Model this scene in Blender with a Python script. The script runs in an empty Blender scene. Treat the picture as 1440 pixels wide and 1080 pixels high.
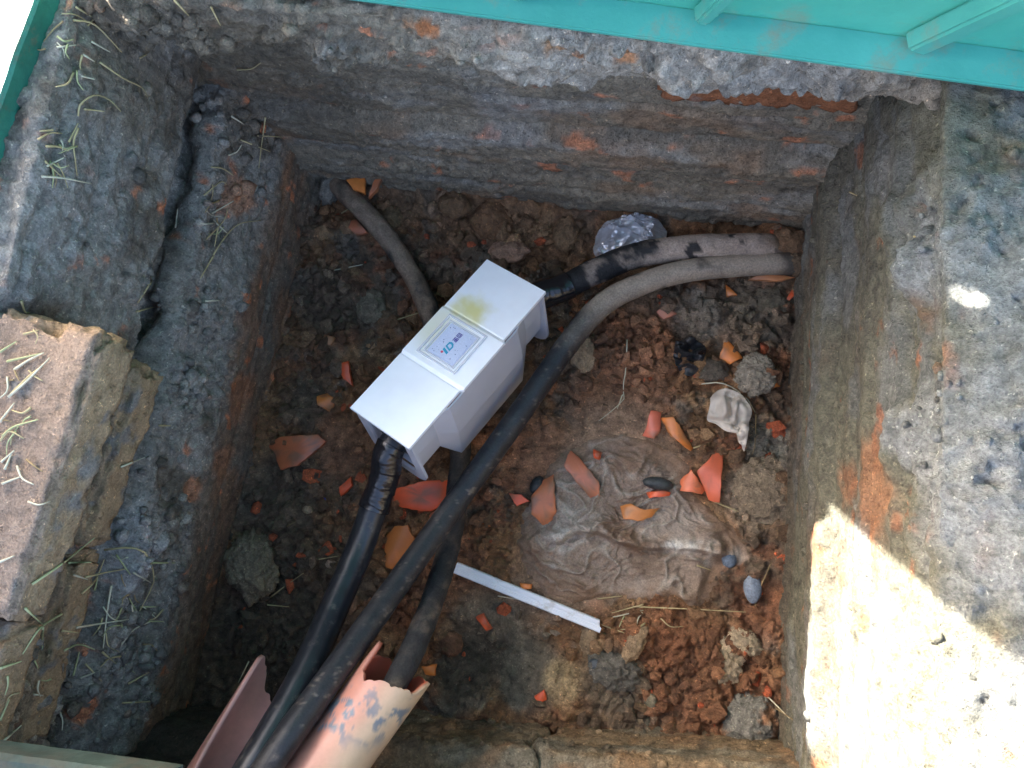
import bpy, bmesh, math, random
import numpy as np
from mathutils import Vector, Matrix
from mathutils.bvhtree import BVHTree

S = bpy.context.scene
COL = S.collection
random.seed(7)
RNG = np.random.default_rng(7)

# ---------------------------------------------------------------- camera
FPX = 1168.683                                   # focal length in pixels of a 1440 px wide frame
CAM = np.array([0.0, 0.0, 1.09])
MROT = np.array([[0.97828, -0.12628, 0.16668], [0.14737, 0.98137, -0.12280], [-0.14806, 0.14470, 0.97835]])
u_, s_, v_ = np.linalg.svd(MROT); MROT = u_ @ v_
cd = bpy.data.cameras.new('camera'); cam = bpy.data.objects.new('camera', cd); COL.objects.link(cam)
cd.sensor_width = 36.0; cd.lens = 36.0 * FPX / 1440.0; cd.clip_start = 0.02; cd.clip_end = 500
m4 = Matrix([list(MROT[i]) + [CAM[i]] for i in range(3)] + [[0, 0, 0, 1]])
cam.matrix_world = m4
S.camera = cam

# ---------------------------------------------------------------- sky, sun, exposure
SUN = Vector((-0.835, 0.429, 0.344)).normalized()            # direction to the sun
elev = math.asin(SUN.z)
w = bpy.data.worlds.new('World'); S.world = w; w.use_nodes = True
nt = w.node_tree; nt.nodes.clear()
sky = nt.nodes.new('ShaderNodeTexSky'); sky.sky_type = 'NISHITA'; sky.sun_disc = False
sky.sun_elevation = elev; sky.sun_rotation = math.atan2(SUN.x, SUN.y)
sky.air_density = 0.7; sky.dust_density = 6.0; sky.ozone_density = 1.0
bg = nt.nodes.new('ShaderNodeBackground'); bg.inputs['Strength'].default_value = 0.15
ow = nt.nodes.new('ShaderNodeOutputWorld')
nt.links.new(sky.outputs[0], bg.inputs[0]); nt.links.new(bg.outputs[0], ow.inputs[0])
sd = bpy.data.lights.new('sun', 'SUN'); sun = bpy.data.objects.new('sun', sd); COL.objects.link(sun)
sd.energy = 5.0; sd.angle = math.radians(0.5); sd.color = (1.0, 0.965, 0.915)
sun.rotation_euler = SUN.to_track_quat('Z', 'Y').to_euler()
sun.location = (-3, 2, 3)
S.view_settings.view_transform = 'Standard'; S.view_settings.look = 'None'
S.view_settings.exposure = 3.25; S.view_settings.gamma = 1.0
S.view_settings.use_curve_mapping = False

# ---------------------------------------------------------------- measuring helpers
def ray(px, py):
    return MROT @ np.array([(px - 720) / FPX, -(py - 540) / FPX, -1.0])
def at(px, py, z):
    d = ray(px, py); return CAM + d * (z - CAM[2]) / d[2]
def atx(px, py, x):
    d = ray(px, py); return CAM + d * x / d[0]
def aty(px, py, y):
    d = ray(px, py); return CAM + d * y / d[1]

# ---------------------------------------------------------------- numpy noise
G3 = np.array([[1,1,0],[-1,1,0],[1,-1,0],[-1,-1,0],[1,0,1],[-1,0,1],[1,0,-1],[-1,0,-1],
               [0,1,1],[0,-1,1],[0,1,-1],[0,-1,-1],[1,1,0],[-1,1,0],[0,-1,1],[0,-1,-1]], float)
def hsh(i, j, k, seed=0):
    seed = int(seed)
    h = (i.astype(np.int64) * 374761393 + j.astype(np.int64) * 668265263 + k.astype(np.int64) * 2147483647 + seed * 1274126177) & 0xffffffff
    h = ((h ^ (h >> 13)) * 1274126177) & 0xffffffff
    h = ((h ^ (h >> 15)) * 2246822519) & 0xffffffff
    return h ^ (h >> 16)
PERM = np.random.default_rng(99).permutation(256).astype(np.int32); PERM = np.r_[PERM, PERM, PERM]
GX, GY, GZ = (np.tile(G3[:, k], 16).astype(np.float32) for k in range(3))
def perlin(P, seed=0):
    P = np.asarray(P, np.float64) + (int(seed) % 97) * 11.37
    I = np.floor(P); F = (P - I).astype(np.float32); I = I.astype(np.int32) & 255
    x, y, z = F[:, 0], F[:, 1], F[:, 2]
    U = F * F * F * (F * (F * 6 - 15) + 10); ux, uy, uz = U[:, 0], U[:, 1], U[:, 2]
    ix, iy, iz = I[:, 0], I[:, 1], I[:, 2]
    r = []
    for a in (0, 1):
        pa = PERM[ix + a]
        for b in (0, 1):
            pb = PERM[pa + iy + b]
            for c in (0, 1):
                g = PERM[pb + iz + c]
                r.append(GX[g] * (x - a) + GY[g] * (y - b) + GZ[g] * (z - c))
    l0 = [r[k] + uz * (r[k + 1] - r[k]) for k in (0, 2, 4, 6)]
    m0 = l0[0] + uy * (l0[1] - l0[0]); m1 = l0[2] + uy * (l0[3] - l0[2])
    return (m0 + ux * (m1 - m0)).astype(np.float64)
def fbm(P, freq, octv=4, seed=0, gain=0.5):
    o = 0; a = 1.0; t = 0
    for k in range(octv):
        o = o + a * perlin(P * freq + 17.3 * k, seed + k); t += a; a *= gain; freq *= 2.07
    return o / t * 1.6
def worley(P, freq, seed=0):
    Q = P * freq; I = np.floor(Q - .5).astype(np.int64)
    f1 = np.full(len(Q), 9.0); f2 = np.full(len(Q), 9.0); cid = np.zeros(len(Q))
    for a in (0, 1):
        for b in (0, 1):
            for c in (0, 1):
                J = I + np.array([a, b, c])
                h = hsh(J[:, 0], J[:, 1], J[:, 2], seed)
                pt = J + np.stack([(h & 1023) / 1023.0, ((h >> 10) & 1023) / 1023.0, ((h >> 20) & 1023) / 1023.0], 1)
                d = np.sqrt(((Q - pt) ** 2).sum(1))
                cl = d < f1
                f2 = np.where(cl, f1, np.minimum(f2, d)); cid = np.where(cl, (h % 997) / 997.0, cid); f1 = np.where(cl, d, f1)
    return f1, f2, cid
def clod(P, freq, seed=0, warp=0.35):
    Q = P + np.stack([fbm(P, freq * 1.3, 2, seed + 51), fbm(P, freq * 1.3, 2, seed + 61), fbm(P, freq * 1.3, 2, seed + 71)], 1) * warp / freq
    f1, f2, cid = worley(Q, freq, seed)
    h = np.sqrt(np.maximum(0, 1 - (f1 / 0.85) ** 2)) * np.minimum(1, (f2 - f1) * 3.5 + .15)
    return h * (0.3 + 0.9 * cid), cid
def sstep(a, b, x):
    t = np.clip((x - a) / (b - a), 0, 1); return t * t * (3 - 2 * t)
def mixc(c, d, m):
    return c * (1 - m[:, None]) + np.asarray(d) * m[:, None]
def blob(P, c, r, warpseed=3, soft=0.45, wamp=0.5):
    """soft irregular patch (0..1) of radius r (scalar or xyz) round point c"""
    q = (P - np.asarray(c)) / np.asarray(r)
    d = np.sqrt((q ** 2).sum(1))
    near = d < 2.2
    o = np.zeros(len(P))
    if near.any():
        rr = float(np.mean(r))
        dd = d[near] + wamp * fbm(P[near], 1.1 / rr, 4, warpseed, 0.6)
        o[near] = 1 - sstep(1 - soft, 1 + soft * .3, dd)
    return o

# ---------------------------------------------------------------- object helpers
def tag(o, label=None, cat=None, group=None, kind=None):
    if label: o['label'] = label
    if cat: o['category'] = cat
    if group: o['group'] = group
    if kind: o['kind'] = kind
    return o
def empty(name, loc):
    o = bpy.data.objects.new(name, None); o.empty_display_size = 0.02
    COL.objects.link(o); o.location = tuple(loc); return o
def origin(o):
    v = np.zeros(3)
    while o is not None:
        v = v + np.array(o.location); o = o.parent
    return v
def mesh_obj(name, V, F, mat, parent=None, col=None, smooth=True, loc=None):
    V = np.asarray(V, float)
    base = origin(parent) if parent else np.zeros(3)
    l = np.zeros(3)
    if loc is not None: l = np.asarray(loc, float) - base
    me = bpy.data.meshes.new(name)
    me.from_pydata((V - base - l).tolist(), [], [list(map(int, f)) for f in F] if not isinstance(F, np.ndarray) else F.tolist())
    if smooth: me.polygons.foreach_set('use_smooth', [True] * len(me.polygons))
    if col is not None:
        a = me.color_attributes.new('Col', 'FLOAT_COLOR', 'POINT')
        c = np.ones((len(V), 4)); c[:, :3] = np.clip(col, 0, 1)
        a.data.foreach_set('color', c.ravel())
    me.materials.append(mat); me.update()
    o = bpy.data.objects.new(name, me); COL.objects.link(o); o.location = tuple(l)
    if parent: o.parent = parent
    return o
def fixnormals(o):
    bm = bmesh.new(); bm.from_mesh(o.data); bmesh.ops.recalc_face_normals(bm, faces=bm.faces); bm.to_mesh(o.data); bm.free(); return o
def grid_faces(n, m, mask=None):
    i, j = np.meshgrid(np.arange(n - 1), np.arange(m - 1), indexing='ij')
    a = i * m + j
    F = np.stack([a, a + m, a + m + 1, a + 1], -1).reshape(-1, 4)
    if mask is not None: F = F[mask.reshape(-1)[F].all(1)]
    return F
def catmull(P, n):
    P = np.asarray(P, float); Q = np.vstack([2 * P[0] - P[1], P, 2 * P[-1] - P[-2]])
    L = np.r_[0, np.cumsum(np.linalg.norm(np.diff(P, axis=0), axis=1))]
    out = []
    for t in np.linspace(0, L[-1], n):
        k = min(len(P) - 2, int(np.searchsorted(L, t, 'right') - 1)); f = (t - L[k]) / (L[k + 1] - L[k])
        a, b, c, d = Q[k:k + 4]
        out.append(.5 * (2 * b + (c - a) * f + (2 * a - 5 * b + 4 * c - d) * f * f + (3 * b - a - 3 * c + d) * f ** 3))
    return np.array(out)
def tube_verts(P, rad, seg):
    """verts, faces, ring frames of a tube with end caps"""
    P = np.asarray(P, float); n = len(P); rad = np.broadcast_to(rad, n)
    T = np.gradient(P, axis=0); T /= np.linalg.norm(T, axis=1)[:, None]
    N = np.cross(T[0], [0.1, 0.2, 1]); N /= np.linalg.norm(N)
    V = []; NR = []
    for i in range(n):
        N = N - T[i] * (N @ T[i]); N /= np.linalg.norm(N); B = np.cross(T[i], N)
        a = np.linspace(0, 2 * np.pi, seg, endpoint=False)
        d = np.cos(a)[:, None] * N + np.sin(a)[:, None] * B
        V.append(P[i] + d * rad[i]); NR.append(d)
    V = np.concatenate(V); NR = np.concatenate(NR); F = []
    for i in range(n - 1):
        for k in range(seg):
            k2 = (k + 1) % seg
            F.append((i * seg + k, i * seg + k2, (i + 1) * seg + k2, (i + 1) * seg + k))
    F.append(tuple(range(seg))[::-1]); F.append(tuple((n - 1) * seg + k for k in range(seg)))
    return V, F, NR

# ---------------------------------------------------------------- materials
def new_mat(name):
    m = bpy.data.materials.new(name); m.use_nodes = True
    n = m.node_tree; b = n.nodes['Principled BSDF']
    return m, n, b
def N(n, t, **kw):
    x = n.nodes.new(t)
    for k, v in kw.items():
        if k in x.inputs: x.inputs[k].default_value = v
        else: setattr(x, k, v)
    return x
def noise_node(n, scale, detail=6, rough=.6, coord='Object'):
    tc = N(n, 'ShaderNodeTexCoord'); t = N(n, 'ShaderNodeTexNoise')
    t.inputs['Scale'].default_value = scale; t.inputs['Detail'].default_value = detail; t.inputs['Roughness'].default_value = rough
    n.links.new(tc.outputs[coord], t.inputs['Vector']); return t
def ramp(n, src, stops):
    r = N(n, 'ShaderNodeValToRGB'); e = r.color_ramp.elements
    while len(e) < len(stops): e.new(0.5)
    for el, (p, c) in zip(e, stops):
        el.position = p; el.color = (*c, 1) if len(c) == 3 else c
    n.links.new(src, r.inputs[0]); return r
def mixrgb(n, fac, a, b, mode='MIX'):
    x = N(n, 'ShaderNodeMix', data_type='RGBA', blend_type=mode)
    for key, v in (('A', a), ('B', b)):
        i = [q for q in x.inputs if q.name == key and q.type == 'RGBA'][0]
        if isinstance(v, tuple): i.default_value = (*v, 1)
        else: n.links.new(v, i)
    if isinstance(fac, float): x.inputs[0].default_value = fac
    else: n.links.new(fac, x.inputs[0])
    return [q for q in x.outputs if q.type == 'RGBA'][0]
def bump(n, b, srcs):
    prev = None
    for src, st, dist in srcs:
        k = N(n, 'ShaderNodeBump'); k.inputs['Strength'].default_value = st; k.inputs['Distance'].default_value = dist
        n.links.new(src, k.inputs['Height'])
        if prev: n.links.new(prev, k.inputs['Normal'])
        prev = k.outputs['Normal']
    n.links.new(prev, b.inputs['Normal'])

def earth_mat(name, rough=(.55, .95), vary=.55, bst=.7, pores=0.0):
    m, n, b = new_mat(name)
    at_ = N(n, 'ShaderNodeAttribute'); at_.attribute_name = 'Col'
    n1 = noise_node(n, 90, 8, .7); n2 = noise_node(n, 420, 5, .7); n3 = noise_node(n, 22, 5, .6)
    r1 = ramp(n, n1.outputs[0], [(.25, (1 - vary,) * 3), (.75, (1 + vary,) * 3)])
    r2 = ramp(n, n2.outputs[0], [(.3, (.62, .61, .60)), (.7, (1.4, 1.38, 1.34))])
    c = mixrgb(n, 1.0, at_.outputs['Color'], r1.outputs[0], 'MULTIPLY')
    c = mixrgb(n, 1.0, c, r2.outputs[0], 'MULTIPLY')
    srcs = [(n1.outputs[0], bst, .008), (n2.outputs[0], bst * .9, .004)]
    if pores:
        n4 = noise_node(n, 150, 4, .75); p1 = ramp(n, n4.outputs[0], [(.33, (0, 0, 0)), (.41, (1, 1, 1))])       # holes between the grains
        n5 = noise_node(n, 210, 3, .6); p2 = ramp(n, n5.outputs[0], [(.64, (0, 0, 0)), (.70, (1, 1, 1))])        # pale sand grains
        c = mixrgb(n, p2.outputs[0], c, mixrgb(n, 1.0, c, (1.9, 1.85, 1.75), 'MULTIPLY'))
        srcs += [(p1.outputs[0], pores, .006), (p2.outputs[0], pores * .6, .003)]
    n.links.new(c, b.inputs['Base Color'])
    rr = N(n, 'ShaderNodeMapRange'); n.links.new(n3.outputs[0], rr.inputs[0])
    rr.inputs[1].default_value = .35; rr.inputs[2].default_value = .65; rr.inputs[3].default_value = rough[0]; rr.inputs[4].default_value = rough[1]
    n.links.new(rr.outputs[0], b.inputs['Roughness'])
    b.inputs['Specular IOR Level'].default_value = .35
    bump(n, b, srcs)
    return m
M_EARTH = earth_mat('earth', (.55, .95), .6, .8, .8); M_SOIL = earth_mat('soil', (.5, .9), .65, .9, .6); M_BRICK = earth_mat('brick_clay', (.8, .95), .35, .7, .7)

def simple(name, base, rough=.5, noise=None, spec=.5, bumps=None, dirt=None):
    m, n, b = new_mat(name)
    src = None
    b.inputs['Base Color'].default_value = (*base, 1); b.inputs['Roughness'].default_value = rough
    b.inputs['Specular IOR Level'].default_value = spec
    if noise:
        t = noise_node(n, noise[0], 6, .65); r = ramp(n, t.outputs[0], [(.3, tuple(x * (1 - noise[1]) for x in base)), (.7, tuple(min(1, x * (1 + noise[1])) for x in base))])
        src = r.outputs[0]
    if dirt:   # (scale, lo, hi, colour)
        t = noise_node(n, dirt[0], 9, .7); r = ramp(n, t.outputs[0], [(dirt[1], (0, 0, 0)), (dirt[2], (1, 1, 1))])
        src = mixrgb(n, r.outputs[0], src if src else base, dirt[3])
        rr = N(n, 'ShaderNodeMapRange'); n.links.new(r.outputs[0], rr.inputs[0]); rr.inputs[3].default_value = rough; rr.inputs[4].default_value = .9
        n.links.new(rr.outputs[0], b.inputs['Roughness'])
    if src: n.links.new(src, b.inputs['Base Color'])
    if bumps:
        t = noise_node(n, bumps[0], 6, .6); bump(n, b, [(t.outputs[0], bumps[1], bumps[2])])
    return m
M_CABLE = simple('black_cable_sheath', (.016, .017, .02), .34, (60, .3), .5, (300, .25, .001), (85, .56, .74, (.12, .10, .08)))
M_CABLE_MUD = simple('muddy_cable_sheath', (.02, .02, .022), .5, None, .4, (160, .6, .002), (55, .36, .62, (.13, .10, .075)))
M_TAPE = simple('black_tape', (.010, .010, .012), .22, None, .6, (120, .3, .002))
M_STRIP = simple('white_plastic_strip', (.72, .75, .80), .35, None, .5, (200, .1, .0005), (45, .55, .80, (.38, .32, .26)))

# ================================================================ LARGE STRUCTURE
ZR = 0.457
F_BL, F_BR, F_NR, F_NL = at(432, 255, 0), at(1135, 325, 0), at(1112, 1062, 0), at(255, 985, 0) * [1, 1.07, 1]
T_BL, T_BR, T_NR, T_NL = np.array([-.552, .385, ZR]), np.array([.186, .366, ZR]), np.array([.226, -.27, ZR]), np.array([-.556, -.385, ZR])

C_BLUE = (.165, .165, .162); C_MUD = (.066, .056, .044); C_BROWN = (.155, .088, .048); C_TAN = (.27, .185, .11)
C_BRICK = (.34, .125, .06); C_PINK = (.42, .29, .22); C_RED = (.235, .088, .042); C_GREEN = (.20, .195, .155); C_PALE = (.42, .41, .39); C_SHADE = (.035, .032, .03)
bvh_list = []
def reg(o):
    me = o.data; mw = origin(o)
    A = np.zeros(len(me.vertices) * 3); me.vertices.foreach_get('co', A); V = [Vector(q) for q in (A.reshape(-1, 3) + mw).tolist()]; P = [tuple(p.vertices) for p in me.polygons]
    bvh_list.append(BVHTree.FromPolygons(V, P)); return o
def hit(px, py):
    d = Vector(ray(px, py)).normalized(); best = None
    for b in bvh_list:
        r = b.ray_cast(Vector(CAM), d)
        if r[0] is not None and (best is None or r[3] < best[3]): best = r
    n = np.array(best[1]);  n = n if n @ np.array(d) < 0 else -n
    return np.array(best[0]), n
def drop(x, y, z0=.4):
    best = None
    for b in bvh_list[:1]:
        r = b.ray_cast(Vector((x, y, z0)), Vector((0, 0, -1)))
        if r[0] is not None: best = r[0].z
    return best if best is not None else 0.0

# ---- pit floor
def floor_colour(P):
    n1 = fbm(P, 9, 5, 11); n2 = fbm(P, 28, 5, 21); n3 = fbm(P, 70, 4, 31)
    c = np.tile(np.array(C_BROWN), (len(P), 1))
    c = mixc(c, (.095, .075, .058), sstep(-.15, .35, n1))
    c = mixc(c, (.20, .088, .048), .6 * sstep(.05, .5, n2 + .25 * n1))
    c = mixc(c, C_TAN, .55 * sstep(.18, .55, fbm(P, 22, 4, 41)))
    c = mixc(c, (.10, .105, .10), .7 * sstep(.2, .5, fbm(P, 15, 4, 77)))
    for px, py, r, colr, st in FLOOR_PATCH:
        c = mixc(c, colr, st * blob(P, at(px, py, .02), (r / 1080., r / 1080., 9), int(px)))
    return c * np.array([1.58, 1.42, 1.22]) * (1 + .38 * n3)[:, None]
FLOOR_PATCH = [
    (1000, 960, 80, (.145, .072, .041), .85), (1080, 860, 50, (.18, .085, .048), .7), (920, 900, 45, (.18, .085, .048), .7), (1090, 1000, 50, (.14, .072, .043), .7),
    (900, 470, 70, (.22, .105, .06), .75), (870, 560, 80, (.20, .11, .07), .8), (760, 640, 60, (.21, .125, .085), .8), (700, 620, 40, (.24, .12, .07), .7), (470, 630, 75, (.19, .10, .062), .75),
    (620, 800, 60, (.18, .095, .06), .7), (560, 860, 45, (.17, .08, .05), .6),
    (680, 900, 80, (.105, .095, .08), .95), (740, 950, 60, (.11, .105, .09), .9), (640, 950, 60, (.05, .048, .042), .9), (790, 960, 32, (.34, .27, .17), .75), (860, 960, 45, (.13, .12, .10), .7),
    (1060, 700, 60, (.27, .24, .20), .7), (1080, 620, 40, (.17, .17, .15), .8), (1040, 430, 70, (.13, .12, .10), .7), (980, 440, 40, (.15, .15, .14), .6),
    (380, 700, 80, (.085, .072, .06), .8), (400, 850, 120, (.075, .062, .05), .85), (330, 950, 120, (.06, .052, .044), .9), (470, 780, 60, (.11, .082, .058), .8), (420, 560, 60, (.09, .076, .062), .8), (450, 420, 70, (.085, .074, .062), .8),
    (640, 290, 60, (.19, .12, .075), .7), (720, 310, 60, (.21, .14, .09), .7), (800, 330, 50, (.18, .12, .08), .6), (900, 400, 60, (.14, .105, .075), .6), (560, 270, 60, (.13, .095, .065), .6),
    (870, 640, 90, (.20, .15, .115), .8), (800, 790, 90, (.19, .14, .11), .85), (760, 830, 60, (.17, .125, .095), .8)]
SMOOTH = [(870, 700, 150), (800, 800, 100), (690, 890, 80), (740, 950, 60), (470, 630, 60), (740, 640, 55), (860, 560, 50)]
LUMPY = [(640, 300, 90), (740, 310, 80), (900, 480, 70), (1050, 450, 70), (1060, 880, 70), (980, 960, 60), (600, 850, 60), (480, 760, 70), (1070, 560, 60), (470, 400, 70)]
def build_floor():
    nx, ny = 400, 372
    X = np.linspace(-.64, .29, nx); Y = np.linspace(-.38, .46, ny)
    gx, gy = np.meshgrid(X, Y, indexing='ij')
    P = np.stack([gx.ravel(), gy.ravel(), np.zeros(nx * ny)], 1)
    sm = np.zeros(len(P)); lu = np.zeros(len(P))
    for px, py, r in SMOOTH: sm = np.maximum(sm, blob(P, at(px, py, 0), (r / 1080., r / 1080., 9), int(px), .6))
    for px, py, r in LUMPY: lu = np.maximum(lu, blob(P, at(px, py, 0), (r / 1080., r / 1080., 9), int(px), .6))
    amp = np.clip(.75 + .6 * lu - .85 * sm, .08, 1.3)
    z = .014 * fbm(P, 4.5, 3, 5) + .010 * fbm(P, 13, 4, 6) * (1 - .5 * sm)
    c1, id1 = clod(P + [0, 0, 3.3], 24, 1); c2, id2 = clod(P + [0, 0, 5.1], 55, 2); c3, id3 = clod(P + [0, 0, 7.7], 130, 3, .2)
    z += amp * (.016 * c1 * sstep(.25, .6, id1 + .3 * lu) + .0095 * c2 + .0042 * c3) + .0022 * fbm(P, 110, 4, 9)
    z += .0025 * sm * fbm(P, 45, 4, 14)
    # banked-up dirt along the foot of the walls
    for c, r, h in ((at(700, 262, 0), (.5, .035, 9), .025), (at(1125, 700, 0), (.03, .4, 9), .022), (at(320, 700, 0), (.04, .4, 9), .02), (at(850, 1030, 0), (.4, .03, 9), .02), (at(1090, 350, 0), (.05, .04, 9), .03)):
        z += h * blob(P, c, r, 8, .9, .3)
    z += .03 * blob(P, at(800, 970, 0), (.07, .035, 9), 12, .9, .3) - .018 * blob(P, at(640, 930, 0), (.07, .05, 9), 13, .8, .3)
    P[:, 2] = z - .018
    c = floor_colour(P)
    c *= (.75 + .5 * np.where(id2 > .5, id2, id1))[:, None]
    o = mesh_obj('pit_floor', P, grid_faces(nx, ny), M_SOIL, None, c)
    tag(o, kind='structure', label='brown muddy clod-covered bottom of the pit', cat='floor')
    return reg(o)
FLOOR = build_floor()

# ---- pit walls: stepped, mud-smeared brickwork
def build_wall(name, Fa, Fb, Ta, Tb, inward, outward_w, prof, colf, dispf, ns, ntw, label, topf=None):
    inward = np.asarray(inward, float)
    s = np.linspace(-.09, 1.09, ns); nt1 = int(ntw); nt2 = max(30, int(outward_w / .0035))
    t = np.r_[np.linspace(-.12, 1, nt1), 1 + np.linspace(0, 1, nt2)[1:]]
    gs, gt = np.meshgrid(s, t, indexing='ij'); gs = gs.ravel(); gt = gt.ravel()
    tt = np.minimum(gt, 1)
    fl = Fa + gs[:, None] * (Fb - Fa); tp = Ta + gs[:, None] * (Tb - Ta)
    P = fl + (tp - fl) * tt[:, None]
    outw = np.maximum(gt - 1, 0) * outward_w
    off = prof(gs, P[:, 2], P) - outw
    P = P + inward * off[:, None]
    if topf is not None: P[:, 2] += topf(outw, P)
    d = dispf(P, gs, gt)
    top = sstep(.97, 1.04, gt)
    P = P + inward * (d * (1 - .8 * top))[:, None]
    P[:, 2] += d * (.25 + .75 * top)
    c = colf(P, gs, gt)
    o = mesh_obj(name, P, grid_faces(ns, len(t)), M_EARTH, None, c)
    tag(o, label, 'wall', kind='structure')
    return reg(o)
def course_prof(z, P, seed, amp=.006, joint=.008, h=.0625):
    zz = z + .006 * fbm(P, 7, 2, seed + 9)
    k = np.floor(zz / h); f = zz / h - k
    off = amp * ((np.sin(k * 12.99 + seed) * 43758.5) % 1 - .5) * 2
    j = np.exp(-((f - .5 - .5 * np.sign(f - .5)) * h / .0045) ** 2)
    return off - joint * j * (.35 + .65 * sstep(-.1, .3, fbm(P, 10, 3, seed + 4)))
def rough_disp(P, seed, a_big=.006, a_clod=.006, a_fine=.002, streak=(1, 1, 1)):
    c2, i2 = clod(P, 34, seed, .6); c3, i3 = clod(P, 95, seed + 1, .5)
    m = sstep(-.15, .35, fbm(P, 8, 3, seed + 6)); m2 = sstep(-.1, .4, fbm(P, 17, 3, seed + 7))
    pit = sstep(.34, .55, fbm(P, 55, 3, seed + 8)) * (.4 + .6 * m2)
    d = a_big * (fbm(P, 12, 4, seed + 2) + .5 * fbm(P, 34, 4, seed + 5)) + a_clod * (.9 * c2 * m + .30 * c3 * m2 * (1 - .4 * m))
    d += a_fine * fbm(P, 160, 4, seed + 3) + .0030 * fbm(P * np.array(streak), 50, 3, seed + 11) - .0045 * pit
    return d

# left wall
def L_prof(s, z, P):
    y = P[:, 1]
    o = course_prof(z, P, 3.0, .006, .008)
    g = .232 + .012 * fbm(P, 6, 3, 17)
    o += -.030 + .034 * (1 - sstep(g - .014, g + .002, z)) + .016 * (1 - sstep(.09, .20, z))
    o -= .024 * np.exp(-((z - g - .010) / .012) ** 2) * sstep(-.02, .10, y) * (.5 + .5 * sstep(-.2, .2, fbm(P, 14, 2, 19)))
    o += .020 * sstep(.25, .27, z)
    o -= .03 * sstep(.115, .07, y) * sstep(.36, .40, z)                 # crumbled upper course beside the loose bricks
    return o
def L_disp(P, s, t):
    z = P[:, 2]; y = P[:, 1]
    lump = np.maximum(sstep(.10, .14, z) * (1 - sstep(.215, .24, z)), .55 * sstep(.24, .28, z))
    lump = np.maximum(lump, sstep(.12, .05, y) * sstep(.13, .2, z) * .9)
    d = rough_disp(P, 30, .011, .009, .002, (1, .25, 1)) * (.35 + .8 * lump)
    for px, py, r, h in ((195, 790, .05, .022), (160, 900, .05, .014), (60, 780, .03, .012), (275, 560, .03, .010), (230, 430, .025, .012), (290, 300, .03, .01), (110, 30, .03, .012)):
        d += h * blob(P, atx(px, py, -.53), r, 40, .7, .35)
    return d
def L_col(P, s, t):
    z = P[:, 2]; y = P[:, 1]
    c = np.tile(np.array(C_BLUE) * .85, (len(P), 1))
    c = mixc(c, C_MUD, .85 * sstep(-.05, .4, fbm(P, 12, 5, 51)))
    low = 1 - sstep(.09, .135, z + .02 * fbm(P, 20, 3, 54))
    c = mixc(c, (.115, .083, .062), .9 * low)
    c = mixc(c, (.10, .095, .085), .8 * low * sstep(.0, .35, fbm(P, np.array([25, 4, 25]) if False else 9, 4, 56)))
    c = mixc(c, (.155, .085, .05), .7 * low * sstep(.05, .35, fbm(P * [1, .3, 1], 22, 4, 58)))
    c = mixc(c, C_SHADE, .8 * sstep(.10, -.02, z) * sstep(.05, -.2, y))  # shade of the near left corner painted into the wall foot
    c = mixc(c, C_BRICK, .8 * sstep(.42, .62, fbm(P, 26, 4, 59)))
    c = mixc(c, (.12, .095, .065), .7 * sstep(.25, .5, fbm(P, 9, 4, 61)) * sstep(.22, .26, z))
    for px, py, r, colr, st in ((330, 280, .03, (.2, .1, .055), .7), (330, 560, .04, (.19, .09, .05), .8), (310, 650, .03, (.17, .085, .05), .8), (215, 450, .02, (.30, .15, .08), .8), (200, 600, .03, (.21, .095, .05), .8),
                                (195, 790, .06, (.21, .22, .24), .9), (70, 780, .05, (.17, .175, .19), .8), (150, 280, .09, (.155, .158, .165), .75), (90, 380, .06, (.15, .155, .165), .8), (260, 500, .04, (.15, .155, .16), .7),
                                (200, 100, .08, (.11, .10, .085), .8), (280, 640, .03, (.2, .2, .2), .6), (275, 690, .02, (.28, .12, .06), .7), (120, 40, .04, (.17, .17, .175), .8)):
        c = mixc(c, colr, st * blob(P, atx(px, py, -.535), r, int(px + py)))
    c = c * np.array([2.1, 1.92, 1.66])
    return c * (1 + .22 * fbm(P, 80, 4, 63))[:, None]
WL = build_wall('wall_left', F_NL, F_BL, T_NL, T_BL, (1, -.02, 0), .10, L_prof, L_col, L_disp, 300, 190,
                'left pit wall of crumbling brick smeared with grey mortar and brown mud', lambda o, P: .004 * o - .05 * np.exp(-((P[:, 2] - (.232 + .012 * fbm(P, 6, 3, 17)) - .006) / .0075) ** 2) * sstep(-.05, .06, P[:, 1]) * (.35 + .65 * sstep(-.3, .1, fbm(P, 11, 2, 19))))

# back wall
def B_prof(s, z, P):
    o = course_prof(z, P, 8.0, .005, .008)
    g = .185 + .010 * fbm(P, 5, 3, 27) - .02 * (P[:, 0] + .2)
    o += -.034 + .018 * (1 - sstep(g - .012, g + .004, z)) + .012 * (1 - sstep(.06, .11, z))
    o -= .010 * np.exp(-((z - .33) / .02) ** 2)
    o += .034 * sstep(.345, .385, z + .05 * fbm(P, 11, 4, 86))
    return o
def B_disp(P, s, t):
    z = P[:, 2]
    lump = np.maximum(sstep(.36, .39, z), .15)
    d = rough_disp(P, 70, .011, .015, .002, (.2, 1, 1)) * (.3 + .85 * lump)
    for px, py, r, h in ((870, 150, .022, .026), (840, 140, .018, .018), (740, 90, .05, .014), (660, 70, .03, .012), (1000, 105, .05, .008), (1030, 160, .022, .012), (1190, 180, .022, .010), (1230, 190, .018, .010)):
        d += h * blob(P, aty(px, py, .37), r, 72, .7, .35)
    return d
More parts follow.
